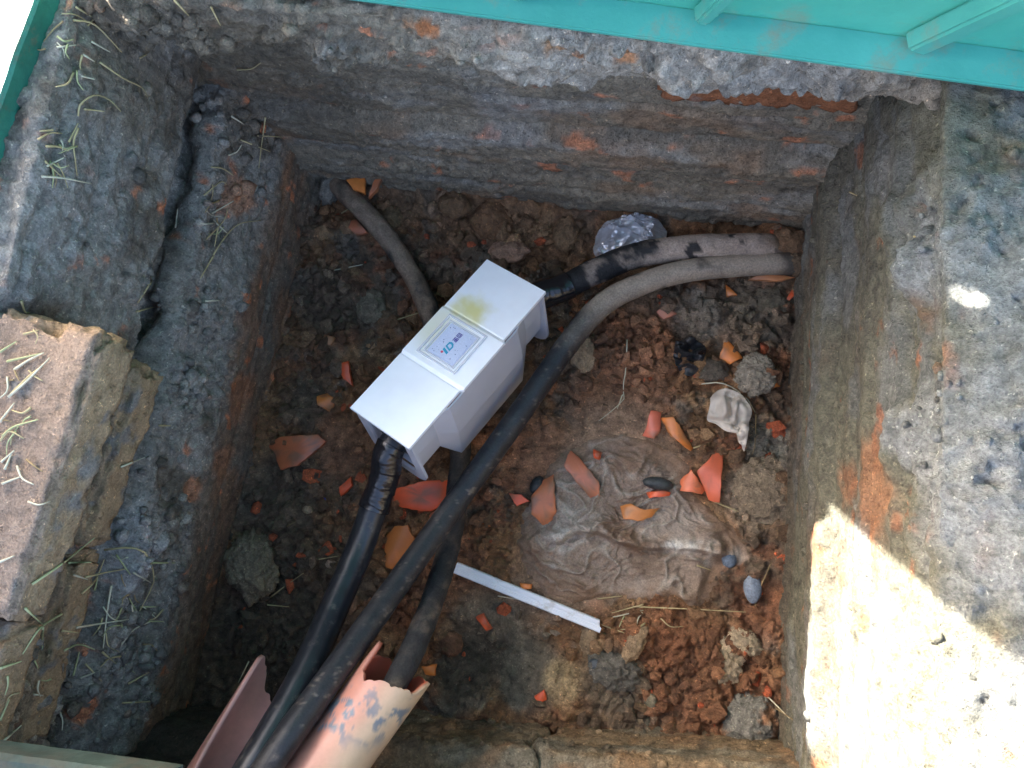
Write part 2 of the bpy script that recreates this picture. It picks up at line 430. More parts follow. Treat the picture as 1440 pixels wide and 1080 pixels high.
def B_col(P, s, t):
    z = P[:, 2]; x = P[:, 0]
    c = np.tile(np.array([.125, .115, .098]), (len(P), 1))
    c = mixc(c, (.085, .08, .072), .8 * sstep(0, .4, fbm(P * [.35, 1, 1], 20, 4, 81)))
    c = mixc(c, (.15, .155, .16), .6 * sstep(.05, .4, fbm(P * [.3, 1, 1], 26, 4, 82)))
    c = mixc(c, (.14, .095, .065), .7 * sstep(.05, .45, fbm(P * [.5, 1, 1], 14, 4, 83)) * sstep(.3, .2, z))
    c = mixc(c, C_BRICK, .6 * sstep(.4, .6, fbm(P * [.6, 1, 1], 30, 4, 85)))
    top = sstep(.335, .375, z + .05 * fbm(P, 11, 4, 86)) * sstep(-.30, -.10, x + .1 * fbm(P, 6, 2, 84))
    c = mixc(c, (.205, .20, .195), .9 * top)
    c = mixc(c, (.105, .098, .088), .75 * top * sstep(.1, .4, fbm(P, 30, 4, 87)))
    c = mixc(c, C_MUD, .7 * sstep(-.30, -.42, x) * sstep(.1, .2, z))
    for px, py, r, colr, st in ((740, 150, .03, (.26, .16, .08), .8), (660, 135, .022, (.27, .12, .07), .8), (960, 170, .035, (.29, .12, .06), .85), (1010, 185, .04, (.30, .12, .055), .85), (1090, 180, .045, (.31, .125, .055), .85), (1120, 170, .02, (.34, .2, .09), .7),
                                (850, 262, .014, (.30, .10, .05), .9), (670, 235, .016, (.25, .10, .06), .8), (600, 45, .012, (.21, .085, .035), .9), (565, 40, .012, (.18, .1, .06), .8), (880, 75, .012, (.26, .13, .065), .9), (780, 65, .012, (.25, .15, .085), .8), (820, 80, .01, (.24, .12, .065), .8),
                                (870, 152, .028, (.21, .21, .20), .8), (872, 157, .008, (.5, .3, .23), .95), (1035, 155, .022, (.17, .175, .18), .85), (1190, 180, .03, (.2, .215, .23), .8), (1240, 215, .03, (.21, .11, .06), .7), (1130, 265, .012, (.28, .11, .06), .8),
                                (1250, 130, .06, (.16, .14, .12), .7), (1150, 110, .06, (.15, .15, .155), .6), (700, 205, .07, (.14, .145, .155), .7), (1000, 110, .05, (.18, .175, .175), .6)):
        c = mixc(c, colr, st * blob(P, aty(px, py, .37), r, int(px + py)))
    c = c * np.array([2.15, 2.0, 1.72])
    return c * (1 + .22 * fbm(P, 80, 4, 88))[:, None]
WB = build_wall('wall_back', F_BL, F_BR, T_BL, T_BR, (.02, -1, 0), .16, B_prof, B_col, B_disp, 320, 190,
                'back pit wall with lumpy pale mortar under the green lid and exposed orange brick', lambda o, P: .006 * sstep(.0, .03, o))

# right wall
def R_prof(s, z, P):
    o = course_prof(z, P, 5.0, .004, .007)
    o += .012 * (1 - sstep(.012, .03, z - .16 - .008 * fbm(P, 5, 2, 37)))
    o -= .014 * np.exp(-((z - .418) / .010) ** 2) * sstep(-.35, .3, fbm(P, 8, 3, 38))
    return o
def R_disp(P, s, t):
    z = P[:, 2]
    lump = np.maximum(.7 * sstep(.37, .40, z) , .12)
    c1, i1 = clod(P, 40, 90)
    hole = sstep(.45, .7, fbm(P, 45, 3, 95))
    d = rough_disp(P, 90, .008, .009, .002, (1, .15, 1)) * (.4 + .5 * lump) - .006 * hole * sstep(.1, .2, z)
    d += .007 * fbm(P * [1, .10, 1], 17, 4, 97)
    for px, py, r, h in ((1285, 370, .03, .018), (1270, 310, .03, .014), (1250, 600, .03, .012), (1240, 640, .025, .012), (1400, 700, .05, .010), (1300, 250, .03, .01)):
        d += h * blob(P, atx(px, py, .19), r, 92, .7, .35)
    return d
def R_col(P, s, t):
    z = P[:, 2]
    c = np.tile(np.array(C_GREEN) * .85, (len(P), 1))
    c = mixc(c, (.13, .12, .10), .8 * sstep(-.05, .4, fbm(P * [1, .35, 1], 16, 4, 101)) * (1 - sstep(.3, .42, z)))
    c = mixc(c, (.20, .215, .23), .7 * sstep(.0, .4, fbm(P * [1, .4, 1], 18, 4, 102)))
    c = mixc(c, (.155, .115, .085), .7 * sstep(.1, .5, fbm(P * [1, .4, 1], 15, 4, 104)) * (1 - sstep(.2, .35, z)))
    c = mixc(c, C_BRICK, .7 * sstep(.4, .6, fbm(P * [1, .6, 1], 32, 4, 105)))
    c = mixc(c, (.14, .115, .09), .8 * (1 - sstep(.02, .06, z)))
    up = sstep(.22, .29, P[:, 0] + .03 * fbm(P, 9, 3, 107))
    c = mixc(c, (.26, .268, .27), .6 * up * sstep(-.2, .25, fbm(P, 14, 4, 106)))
    for px, py, r, colr, st in ((1215, 690, .05, (.30, .15, .085), .85), (1180, 680, .03, (.29, .14, .08), .8), (1280, 550, .020, (.33, .14, .05), .95), (1275, 580, .016, (.28, .13, .06), .9), (1222, 462, .010, (.34, .17, .09), .9), (1285, 440, .02, (.22, .11, .06), .8), (1320, 500, .012, (.36, .19, .11), .9),
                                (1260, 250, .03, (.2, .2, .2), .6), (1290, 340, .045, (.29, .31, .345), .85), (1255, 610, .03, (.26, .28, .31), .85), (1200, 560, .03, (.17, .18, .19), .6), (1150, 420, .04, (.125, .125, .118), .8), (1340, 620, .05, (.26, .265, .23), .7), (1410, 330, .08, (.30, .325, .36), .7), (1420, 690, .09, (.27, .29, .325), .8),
                                (1430, 570, .015, (.40, .24, .15), .9), (1400, 215, .02, (.33, .2, .1), .8), (1330, 230, .05, (.22, .215, .18), .7), (1150, 990, .02, (.28, .13, .07), .7), (1155, 940, .012, (.4, .2, .1), .9)):
        c = mixc(c, colr, st * blob(P, hitplane_r(px, py), r, int(px + py)))
    c = c * np.array([.90, .87, .78])
    return c * (1 + .2 * fbm(P, 80, 4, 108))[:, None]
def hitplane_r(px, py):
    p = atx(px, py, .19)
    return p if p[2] < ZR else at(px, py, ZR)
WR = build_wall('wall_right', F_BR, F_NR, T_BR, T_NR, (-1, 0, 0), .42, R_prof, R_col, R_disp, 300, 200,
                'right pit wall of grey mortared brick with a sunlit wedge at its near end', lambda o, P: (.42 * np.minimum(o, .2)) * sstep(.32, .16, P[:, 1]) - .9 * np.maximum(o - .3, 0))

# near wall
def N_prof(s, z, P):
    o = course_prof(z, P, 2.0, .004, .006)
    o += .02 * (1 - sstep(.10, .13, z + .01 * fbm(P, 6, 2, 47)))
    return o
def N_disp(P, s, t):
    d = rough_disp(P, 110, .006, .008, .002, (.25, 1, 1)) * .7
    x = P[:, 0]; z = P[:, 2]
    pc = aty(750, 1030, -.25)
    crack = np.exp(-((x - pc[0] - .012 * np.sin(z * 60)) / .0035) ** 2) * sstep(.16, .14, z)
    d -= .016 * crack
    return d
def N_col(P, s, t):
    c = np.tile(np.array([.165, .125, .085]), (len(P), 1))
    c = mixc(c, (.15, .15, .135), .75 * sstep(-.1, .35, fbm(P * [.4, 1, 1], 18, 4, 121)))
    c = mixc(c, (.20, .12, .07), .6 * sstep(.1, .45, fbm(P, 16, 4, 122)))
    c = mixc(c, C_MUD, .7 * sstep(.2, .5, fbm(P, 24, 4, 123)))
    c = mixc(c, C_SHADE, .85 * sstep(-.25, -.36, P[:, 0]))  # corner shade painted over the left end of this wall
    c = c * np.array([1.4, 1.3, 1.1])
    return c * (1 + .22 * fbm(P, 80, 4, 124))[:, None]
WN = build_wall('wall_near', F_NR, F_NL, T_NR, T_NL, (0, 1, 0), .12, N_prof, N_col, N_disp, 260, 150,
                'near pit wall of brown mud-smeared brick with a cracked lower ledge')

# ---- ground around the opening, out to the horizon
def build_ground():
    z = .44
    a = np.array([[-.635, .50, z], [.56, .50, z], [.60, -.37, z], [-.635, -.37, z]])
    b = a * 0; rings = [a]
    for r in (1.2, 3, 12, 150):
        rings.append(np.array([[-r, r, z + .02], [r, r, z + .02], [r, -r, z + .02], [-r, -r, z + .02]]))
    V = np.vstack(rings); F = []
    for k in range(len(rings) - 1):
        for i in range(4):
            F.append((4 * k + i, 4 * k + (i + 1) % 4, 4 * k + 4 + (i + 1) % 4, 4 * k + 4 + i))
    m = simple('dry_ground', (.46, .43, .38), .95, (14, .35), .2, (60, .6, .01))
    o = mesh_obj('ground', V, F, m, None, None, False)
    tag(o, 'pale dry sunlit ground round the pit opening', 'ground', kind='structure')
build_ground()
def shade_heap():  # added out of view so that its shadow falls on the left bricks
    nx, ny = 110, 110
    gx, gy = np.meshgrid(np.linspace(-1.55, -.70, nx), np.linspace(-.75, .42, ny), indexing='ij')
    P = np.stack([gx.ravel(), gy.ravel(), np.zeros(nx * ny)], 1)
    q = ((P[:, 0] + 1.04) / .36) ** 2 + ((P[:, 1] + .05) / .56) ** 2
    h = .40 * np.maximum(0, 1 - q) ** .8
    c1, _ = clod(P, 14, 5); c2, _ = clod(P, 40, 6)
    P[:, 2] = .445 + h + np.minimum(1, h * 20) * (.03 * fbm(P, 8, 3, 4) + .02 * c1 + .008 * c2) - .02 * (h <= 0)
    o = mesh_obj('shade_heap', P, grid_faces(nx, ny), M_SOIL, None, floor_colour(P)); tag(o, 'added unseen mound of brown soil left of the pit, shading the bricks', 'soil heap', kind='structure')
shade_heap()
# ---- crumbled mortar lying on the ledges: loose geometry of each wall
def ledge_crumbs(wall, n, maskf, rmin, rmax, seed, colf):
    rc = np.random.default_rng(seed); Vb, Fb = None, None
    bm = bmesh.new(); bmesh.ops.create_icosphere(bm, subdivisions=1, radius=1)
    Vb = np.array([v.co[:] for v in bm.verts]); Fb = np.array([[v.index for v in f.verts] for f in bm.faces]); bm.free()
    me = wall.data; P = np.zeros(len(me.vertices) * 3); me.vertices.foreach_get('co', P); P = P.reshape(-1, 3)
    w_ = np.maximum(0, maskf(P)); idx = rc.choice(len(P), n, p=w_ / w_.sum())
    ca = np.zeros(len(P) * 4); me.color_attributes['Col'].data.foreach_get('color', ca); ca = ca.reshape(-1, 4)[:, :3]
    V = []; F = []; C = []
    for k, i in enumerate(idx):
        r = rmin + (rmax - rmin) * rc.random() ** 3
        Q = Vb * (r * (1 + .16 * np.clip(rc.standard_normal((len(Vb), 1)), -1.5, 1.5))) * rc.uniform(.65, 1.3, 3)
        V.append(Q + P[i] + rc.uniform(-.002, .002, 3)); F.append(Fb + k * len(Vb)); C.append(np.tile(ca[i] * rc.uniform(.7, 1.45), (len(Vb), 1)))
    o = mesh_obj('mortar_crumbs', np.vstack(V), np.vstack(F), M_EARTH, wall, np.vstack(C), True); o['kind'] = 'stuff'
def m_left(P):
    z, y = P[:, 2], P[:, 1]
    m = sstep(.11, .15, z) * (1 - sstep(.225, .245, z)) + .9 * sstep(.12, .05, y) * sstep(.10, .16, z) + .05 * sstep(.24, .26, z) * (z < .44)
    return m * (.12 + sstep(-.1, .3, fbm(P, 12, 3, 201)))
ledge_crumbs(WL, 1500, m_left, .002, .011, 41, None)
ledge_crumbs(WB, 520, lambda P: (P[:, 1] < .368 - .08 * (P[:, 0] + .3)) * (P[:, 2] < .45) * (sstep(.33, .38, P[:, 2]) + .05) * (.1 + sstep(-.1, .3, fbm(P, 14, 3, 202))), .002, .011, 42, None)
ledge_crumbs(WR, 160, lambda P: (sstep(.38, .41, P[:, 2]) * (P[:, 0] < .34) * sstep(.0, .08, P[:, 1]) + .06) * (.06 + sstep(0, .4, fbm(P, 12, 3, 203))), .002, .008, 43, None)
ledge_crumbs(WN, 300, lambda P: (P[:, 2] < .2) * (.06 + sstep(0, .4, fbm(P, 12, 3, 204))), .002, .008, 44, None)
#__DETAILS__
# ================================================================ FRAME AND LID
def green_mat():
    m, n, b = new_mat('green_fibreglass_worn')
    t = noise_node(n, 14, 8, .7); r = ramp(n, t.outputs[0], [(.35, (.012, .10, .065)), (.7, (.035, .22, .15))])
    t2 = noise_node(n, 26, 10, .75); at_ = N(n, 'ShaderNodeAttribute'); at_.attribute_name = 'Col'
    sx = N(n, 'ShaderNodeSeparateColor'); n.links.new(at_.outputs['Color'], sx.inputs[0])
    ad = N(n, 'ShaderNodeMath', operation='ADD'); n.links.new(t2.outputs[0], ad.inputs[0]); n.links.new(sx.outputs[0], ad.inputs[1])
    r2 = ramp(n, ad.outputs[0], [(.86, (0, 0, 0)), (1.0, (1, 1, 1))])
    t3 = noise_node(n, 60, 8, .7); r3 = ramp(n, t3.outputs[0], [(.35, (.09, .06, .035)), (.65, (.20, .14, .09))])
    c = mixrgb(n, r2.outputs[0], r.outputs[0], r3.outputs[0])
    n.links.new(c, b.inputs['Base Color']); b.inputs['Roughness'].default_value = .55
    bump(n, b, [(t2.outputs[0], .5, .004), (t3.outputs[0], .5, .002)])
    return m
M_FRAME = green_mat()
def lid_mat():
    m, n, b = new_mat('green_fibreglass_lid')
    out = n.nodes['Material Output']
    t = noise_node(n, 9, 8, .65); r = ramp(n, t.outputs[0], [(.3, (.06, .36, .29)), (.7, (.10, .46, .38))])
    t2 = noise_node(n, 17, 10, .75); r2 = ramp(n, t2.outputs[0], [(.54, (0, 0, 0)), (.76, (.85, .85, .85))])
    c = mixrgb(n, r2.outputs[0], r.outputs[0], (.34, .24, .15))
    n.links.new(c, b.inputs['Base Color']); b.inputs['Roughness'].default_value = .45
    t3 = noise_node(n, 220, 4, .6); bump(n, b, [(t3.outputs[0], .25, .001), (t2.outputs[0], .2, .003)])
    tr = N(n, 'ShaderNodeBsdfTranslucent'); n.links.new(c, tr.inputs['Color'])
    mx = N(n, 'ShaderNodeMixShader'); mx.inputs[0].default_value = .16
    n.links.new(b.outputs[0], mx.inputs[1]); n.links.new(tr.outputs[0], mx.inputs[2]); n.links.new(mx.outputs[0], out.inputs[0])
    return m
M_LID = lid_mat()

def sweep_line(name, prof, A, B, n, mat, parent, cols, jitter=.0012, seed=1):
    """sweep a closed profile [(side, up)] from A to B; side = to the pit"""
    A = np.asarray(A); B = np.asarray(B); d = B - A; d /= np.linalg.norm(d)
    side = np.cross(d, [0, 0, 1]); side /= np.linalg.norm(side)
    k = len(prof); V = []; C = []
    for t in np.linspace(0, 1, n):
        for (a, b), c in zip(prof, cols):
            V.append(A + (B - A) * t + side * a + np.array([0, 0, b])); C.append((c, c, c))
    V = np.array(V); V = V + np.stack([fbm(V, 25, 3, seed), 0 * V[:, 0], fbm(V, 25, 3, seed + 5)], 1) * jitter
    F = [(i * k + j, (i + 1) * k + j, (i + 1) * k + (j + 1) % k, i * k + (j + 1) % k) for i in range(n - 1) for j in range(k)]
    F += [tuple(range(k)), tuple((n - 1) * k + j for j in range(k))[::-1]]
    return fixnormals(mesh_obj(name, V, F, mat, parent, np.array(C), False))

# frame: left bar (green flange, muddy seat) and near bar
fa, fb = at(125, 30, .482), at(20, 340, .482)
fdir = (fb - fa) / np.linalg.norm(fb - fa)
frame = tag(empty('cover_frame', (fa[0], 0, .44)), 'worn muddy green fibreglass frame along the left rim', 'frame')
A0 = at(31, 55, .482)
fA = A0 - fdir * .14; fB = A0 + fdir * .31
prof = [(0, -.045), (0, -.003), (.003, 0), (.038, 0), (.041, -.003), (.042, -.014), (.054, -.016), (.057, -.019), (.057, -.045), (.052, -.048)]
cw = [.26, .30, .33, .40, .42, .44, .42, .46, .50, .5]
sweep_line('frame_bar', prof, fA[[0, 1, 2]], fB[[0, 1, 2]], 60, M_FRAME, frame, cw)
nA = at(-60, 1052, .47); nB = at(230, 1092, .47)
sweep_line('frame_bar', [(0, -.03), (0, -.004), (.004, 0), (.05, 0), (.05, -.03)], nA, nB, 50, simple('muddy_dark_frame', (.035, .055, .045), .7, (40, .4), .3, (60, .5, .004), (30, .45, .7, (.075, .062, .045))), frame, [.45, .40, .36, .36, .45], .002, 5)

# lid, leaning over the back rim, underside towards the pit
e0, e1 = at(490, -6, .482), at(1440, 122, .482)
ed = (e1 - e0); ed /= np.linalg.norm(ed)
LEAN = math.radians(10.5)
perp = np.array([ed[1], -ed[0], 0]);  perp = perp if perp[1] < 0 else -perp          # horizontally towards the pit
upv = perp * math.sin(LEAN) + np.array([0, 0, math.cos(LEAN)])
nrm = np.cross(ed, upv); nrm = nrm if nrm @ perp > 0 else -nrm                            # out of the underside
FD = .026                                                                                 # flange depth
x_left = -.525; k0 = (x_left - e0[0]) / ed[0]
LO = e0 + ed * k0 - perp * FD                                                             # lid origin: panel foot, left corner
LW, LH = 1.0, .62
def LP(a, h, d): return LO + ed * a + upv * h + nrm * d
lid = tag(empty('chamber_lid', LO + ed * LW * .5), 'turquoise green ribbed fibreglass chamber lid leaning over the back rim', 'lid')
def lid_box(name, a0, a1, h0, h1, d0, d1, bev=.003):
    bm = bmesh.new(); V = []
    for a in (a0, a1):
        for h in (h0, h1):
            for d in (d0, d1): V.append(bm.verts.new(LP(a, h, d) - origin(lid)))
    for f in ((0, 1, 3, 2), (4, 6, 7, 5), (0, 4, 5, 1), (2, 3, 7, 6), (0, 2, 6, 4), (1, 5, 7, 3)): bm.faces.new([V[i] for i in f])
    bmesh.ops.recalc_face_normals(bm, faces=bm.faces)
    bmesh.ops.bevel(bm, geom=bm.edges[:], offset=bev, segments=2, affect='EDGES')
    me = bpy.data.meshes.new(name); bm.to_mesh(me); bm.free(); me.materials.append(M_LID)
    o = bpy.data.objects.new(name, me); COL.objects.link(o); o.parent = lid; return o
# panel as a grid with a lifting slot
def lid_panel():
    tgt = at(1364, 424, .462); k = ((LO - tgt) @ nrm) / (np.array(SUN) @ nrm); hp = tgt + np.array(SUN) * k
    ha, hh = (hp - LO) @ ed, (hp - LO) @ upv
    na, nh = 201, 125
    a = np.linspace(0, LW, na); h = np.linspace(0, LH, nh); ga, gh = np.meshgrid(a, h, indexing='ij'); ga = ga.ravel(); gh = gh.ravel()
    keep = ~((np.abs(ga - ha) < .014) & (np.abs(gh - hh) < .008))
    F = grid_faces(na, nh)
    F = F[keep[F].any(1)] if False else F[(keep[F].sum(1) >= 3)]
    V0 = LO + ga[:, None] * ed + gh[:, None] * upv + nrm * (.0006 * fbm(np.stack([ga, gh, 0 * ga], 1), 20, 2, 3))[:, None]
    V = np.vstack([V0, V0 - nrm * .004]); n = len(V0)
    from collections import Counter
    edges = Counter()
    for f in F:
        for i in range(4): edges[tuple(sorted((int(f[i]), int(f[(i + 1) % 4]))))] += 1
    FF = F.tolist() + (F[:, ::-1] + n).tolist() + [[a_, b_, b_ + n, a_ + n] for (a_, b_), q in edges.items() if q == 1]
    o = mesh_obj('panel', V, FF, M_LID, lid); fixnormals(o); return o
lid_panel()
lid_box('flange', 0, LW, -.005, .001, -.0045, FD, .0015)
lid_box('light_block_strip', .002, LW - .002, -.030, -.0055, -.0045, -.0008, .0008)  # hidden strip added to stop sunlight leaking under the lid
lid_box('flange', 0, LW, LH - .005, LH, .0005, FD)
lid_box('flange', 0, .005, .0015, LH - .0055, .0005, FD)
lid_box('flange', LW - .005, LW, .0015, LH - .0055, .0005, FD)
def lid_plane(px, py, d=0.0):
    r = ray(px, py); q = LO + nrm * d; k = ((q - CAM) @ nrm) / (r @ nrm); p = CAM + r * k - LO
    return p @ ed, p @ upv
def lid_rib(p0, p1, wid, dep=.013, ext=.5):
    (a0, h0), (a1, h1) = lid_plane(*p0), lid_plane(*p1)
    d = np.array([a1 - a0, h1 - h0]); d /= np.linalg.norm(d); s = np.array([d[1], -d[0]])
    k0 = (.0018 - h0) / d[1] + .004; q0 = np.array([a0, h0]) + d * k0
    k1 = (LH - .01 - h0) / d[1]; k1 = min(k1, (LW - .03 - a0) / d[0] if d[0] > 0 else 9); q1 = np.array([a0, h0]) + d * k1
    V = []
    for q in (q0, q1):
        for sd, dd in ((-1, .0004), (-.55, dep), (.55, dep), (1, .0004)): V.append(LP(*(q + s * sd * wid / 2), dd))
    o = mesh_obj('rib', V, [(0, 1, 5, 4), (1, 2, 6, 5), (2, 3, 7, 6), (3, 0, 4, 7), (0, 3, 2, 1), (4, 5, 6, 7)], M_LID, lid, None, False)
    fixnormals(o)
    bm = bmesh.new(); bm.from_mesh(o.data); bmesh.ops.bevel(bm, geom=bm.edges[:], offset=.002, segments=2, affect='EDGES'); bm.to_mesh(o.data); bm.free()
for p0, p1, wd in (((962, 40), (1003, 0), .018), ((1262, 66), (1390, 4), .026), ((700, 5), (735, -30), .02)):
    lid_rib(p0, p1, wd)

# ================================================================ LOOSE BRICKS OF THE LEFT WALL (parts of the wall)
def brick_obj(parent, c, ux, size, seed, colr, colr2, rough=.004, name='brick', tilt=0.0):
    n = (44, 22, 12); L = np.array(size)
    V = []; idx = {}; F = []
    def vid(i, j, k):
        if (i, j, k) not in idx:
            idx[(i, j, k)] = len(V); V.append(((i / n[0] - .5) * L[0], (j / n[1] - .5) * L[1], (k / n[2] - .5) * L[2]))
        return idx[(i, j, k)]
    for ax in range(3):
        a1, a2 = [(1, 2), (2, 0), (0, 1)][ax]
        for e in (0, n[ax]):
            for i in range(n[a1]):
                for j in range(n[a2]):
                    q = []
                    for di, dj in ((0, 0), (1, 0), (1, 1), (0, 1)):
                        t = [0, 0, 0]; t[ax] = e; t[a1] = i + di; t[a2] = j + dj; q.append(vid(*t))
                    F.append(q if e else q[::-1])
    V = np.array(V)
    # rounded, broken edges
    gap = L / 2 - np.abs(V); g2 = np.sort(gap, axis=1)[:, 1]                  # distance to the nearest edge
    chip = np.maximum(0, .005 + .018 * np.maximum(0, fbm(V + seed, 28, 3, int(seed))) - g2)
    V = V - np.sign(V) * np.where(gap < .012, 1, 0) * chip[:, None]
    ux = np.asarray(ux, float); ux /= np.linalg.norm(ux); uz = np.array([tilt, 0, 1.0]); uy = np.cross(uz, ux); uy /= np.linalg.norm(uy); uz = np.cross(ux, uy)
    W = c + V[:, :1] * ux + V[:, 1:2] * uy + V[:, 2:] * uz
    nn = V / np.linalg.norm(V, axis=1)[:, None]; nw = nn[:, :1] * ux + nn[:, 1:2] * uy + nn[:, 2:] * uz
    W = W + nw * (rough * (fbm(W, 30, 4, int(seed)) + .8 * fbm(W, 110, 3, int(seed) + 1)) - .004 * sstep(.3, .55, fbm(W, 75, 3, int(seed) + 2)))[:, None]
    top = sstep(.25, .5, V[:, 2] / L[2])
    cc = np.tile(np.array(colr), (len(W), 1)); cc = mixc(cc, colr2, top)
    cc = mixc(cc, (.20, .195, .185), .8 * sstep(.30, .52, fbm(W, 28, 4, int(seed) + 3)))
    cc *= (1 + .25 * fbm(W, 60, 4, int(seed) + 5))[:, None]
    return mesh_obj(name, W, F, M_BRICK, parent, cc)
def rowbricks(pa, za, pb, zb, w_in, h, n, seed, parent, c1, c2):
    """row of bricks whose inner top edge runs through two sighted points"""
    a, b = at(*pa, za), at(*pb, zb); d = (b - a); Ltot = np.linalg.norm(d); d /= Ltot
    out = np.array([d[1], -d[0], 0]); out = out if out[0] < 0 else -out; out /= np.linalg.norm(out)
    for i in range(n):
        l = Ltot / n
        c = a + d * l * (i + .5) + out * w_in / 2 - np.array([0, 0, h / 2]) + out * (.003 * ((i * 7) % 3 - 1))
        reg(brick_obj(parent, c, d, (l - .006, w_in, h), seed + i * 3.7, c1, c2))
rowbricks((143, 462), .452, (-140, 1330), .452, .115, .056, 2, 5, WL, (.37, .255, .145), (.31, .225, .165))
rowbricks((196, 508), .325, (18, 1060), .325, .10, .050, 2, 23, WL, (.38, .255, .14), (.30, .21, .13))
# orange bricks showing in the back and right walls
brick_obj(WB, aty(1060, 185, .372) + np.array([0, .094, 0]), (1, -.02, 0), (.20, .115, .055), 31, (.32, .125, .055), (.30, .13, .07), .005)

# ================================================================ CABLES
def cable(name, pts, r, mat, label, seed, seg=22, n=150, rough=.0004, colf=None, parent=None, radf=None, step=None):
    P = catmull([at(*q) if len(q) == 3 else q[0] for q in pts], n)
    rad = np.full(n, r)
    if radf is not None: rad = radf(np.linspace(0, 1, n), rad)
    V, F, NR = tube_verts(P, rad, seg)
    V = V + NR * (rough * fbm(V, 60, 4, seed) + rough * 1.2 * fbm(V, 18, 3, seed + 9))[:, None]
    c = colf(V, NR) if colf else None
    o = mesh_obj(name, V, F, mat, parent, c)
    if label: tag(o, label, 'cable')
    return o, P
BC = np.array([-.238, .150, .155]); BR_ = np.array([[.448, -.894, -.031], [.837, .407, .366], [-.314, -.190, .930]])
uu, ss, vv = np.linalg.svd(BR_); BR_ = uu @ vv
def BX(u, v, wz): return BC + BR_ @ np.array([u, v, wz])
M_MUDCOL = earth_mat('cable_mud_coat', (.5, .85), .3, .35)
def coat(lo, hi, dark, mud, seed, f=30, spots=None, fine=.25):
    def fn(V, NR):
        q = fbm(V, f, 5, seed) + .5 * NR[:, 2] * .3
        c = mixc(np.tile(np.array(dark), (len(V), 1)), mud, sstep(lo, hi, q))
        c *= (1 + fine * fbm(V, 90, 4, seed + 4))[:, None]
        if spots: c = mixc(c, (.012, .012, .013), sstep(spots[0], spots[0] + .06, fbm(V, spots[1], 3, seed + 7)))
        return c
    return fn
# A: black cable from the box's front end down into the left duct
pA = [(BX(-.095, .004, -.055),), (BX(-.128, .003, -.060),), (540, 672, .128), (522, 725, .122), (500, 785, .132), (468, 860, .165), (430, 945, .215), (392, 1015, .25), (345, 1095, .28), (290, 1190, .30)]
cabA, PA = cable('power_cable', pA, .0168, M_CABLE, 'glossy black cable running from the front end of the white box into the left duct', 3)
# tape wrap, a part of the cable
def tape_wrap(name, parent, P, r, i0, i1, pitch, seed, seg=28):
    Q = catmull(P[i0:i1], 160); s = np.r_[0, np.cumsum(np.linalg.norm(np.diff(Q, axis=0), axis=1))]
    V, F, NR = tube_verts(Q, r, seg)
    a = np.tile(np.linspace(0, 2 * np.pi, seg, endpoint=False), len(Q)); ss_ = np.repeat(s, seg)
    saw = ((ss_ / pitch + a / (2 * np.pi)) % 1.0)
    V = V + NR * (.0009 * (saw ** 1.5) * sstep(-.3, .3, fbm(V, 22, 3, seed + 3)) + .0016 * fbm(V, 55, 4, seed))[:, None]
    return mesh_obj(name, V, F, M_TAPE, parent)
tape_wrap('tape_wrap', cabA, PA, .0180, 8, 34, .023, 5)
# B: long cable from the back right corner, past the box, into the left duct
pB = [(1160, 378, -.02), (1112, 371, .020), (1040, 373, .032), (960, 382, .042), (893, 403, .052), (846, 430, .058), (806, 474, .064), (765, 532, .070), (708, 614, .080), (640, 708, .100), (570, 806, .145), (505, 897, .20), (443, 983, .25), (385, 1066, .285), (310, 1180, .30)]
def colB(V, NR):
    back = sstep(.16, .30, V[:, 1] + .03 * fbm(V, 20, 3, 5))
    c = np.tile(np.array([.020, .021, .024]), (len(V), 1))
    c = mixc(c, (.17, .14, .115), .6 * sstep(.30, .5, fbm(V, 95, 4, 12, .7)) * (1 - back))
    c = mixc(c, (.085, .072, .06), .5 * sstep(.05, .6, fbm(V, 9, 5, 14, .65)))
    c = mixc(c, (.30, .25, .20), back * sstep(-.45, .0, fbm(V, 22, 4, 13) + .25 * NR[:, 2]))
    c = mixc(c, (.05, .045, .04), .8 * sstep(.125, .145, V[:, 0] + .02 * fbm(V, 40, 3, 15)))
    return c
M_CABC = earth_mat('cable_sheath_coated', (.32, .5), .2, .15)
cabB, PB = cable('power_cable', pB, .0145, M_CABC, 'long black cable passing beside the white box, pale mud on its back end', 13, seg=32, n=460, colf=colB)
# C: muddy cable under the box, from the back left corner to the right duct
pC = [(455, 240, -.01), (482, 268, .020), (520, 305, .030), (556, 350, .026), (584, 395, .024), (606, 445, .024), (628, 520, .024), (646, 620, .030), (642, 700, .042), (628, 780, .072), (606, 850, .120), (576, 922, .175), (540, 990, .215), (485, 1075, .25), (430, 1170, .27)]
def colC(V, NR):
    back = sstep(-.02, .10, V[:, 1])
    c = coat(-.30, .22, (.035, .033, .030), (.21, .15, .105), 23, 26)(V, NR)
    return mixc(c, (.028, .027, .027), (1 - back) * (1 - .45 * sstep(.05, .4, fbm(V, 24, 5, 26, .65))))
cabC, PC = cable('power_cable', pC, .0138, M_MUDCOL, 'mud-covered cable passing under the white box into the right broken duct', 23, n=200, rough=.0012,
                 colf=colC)
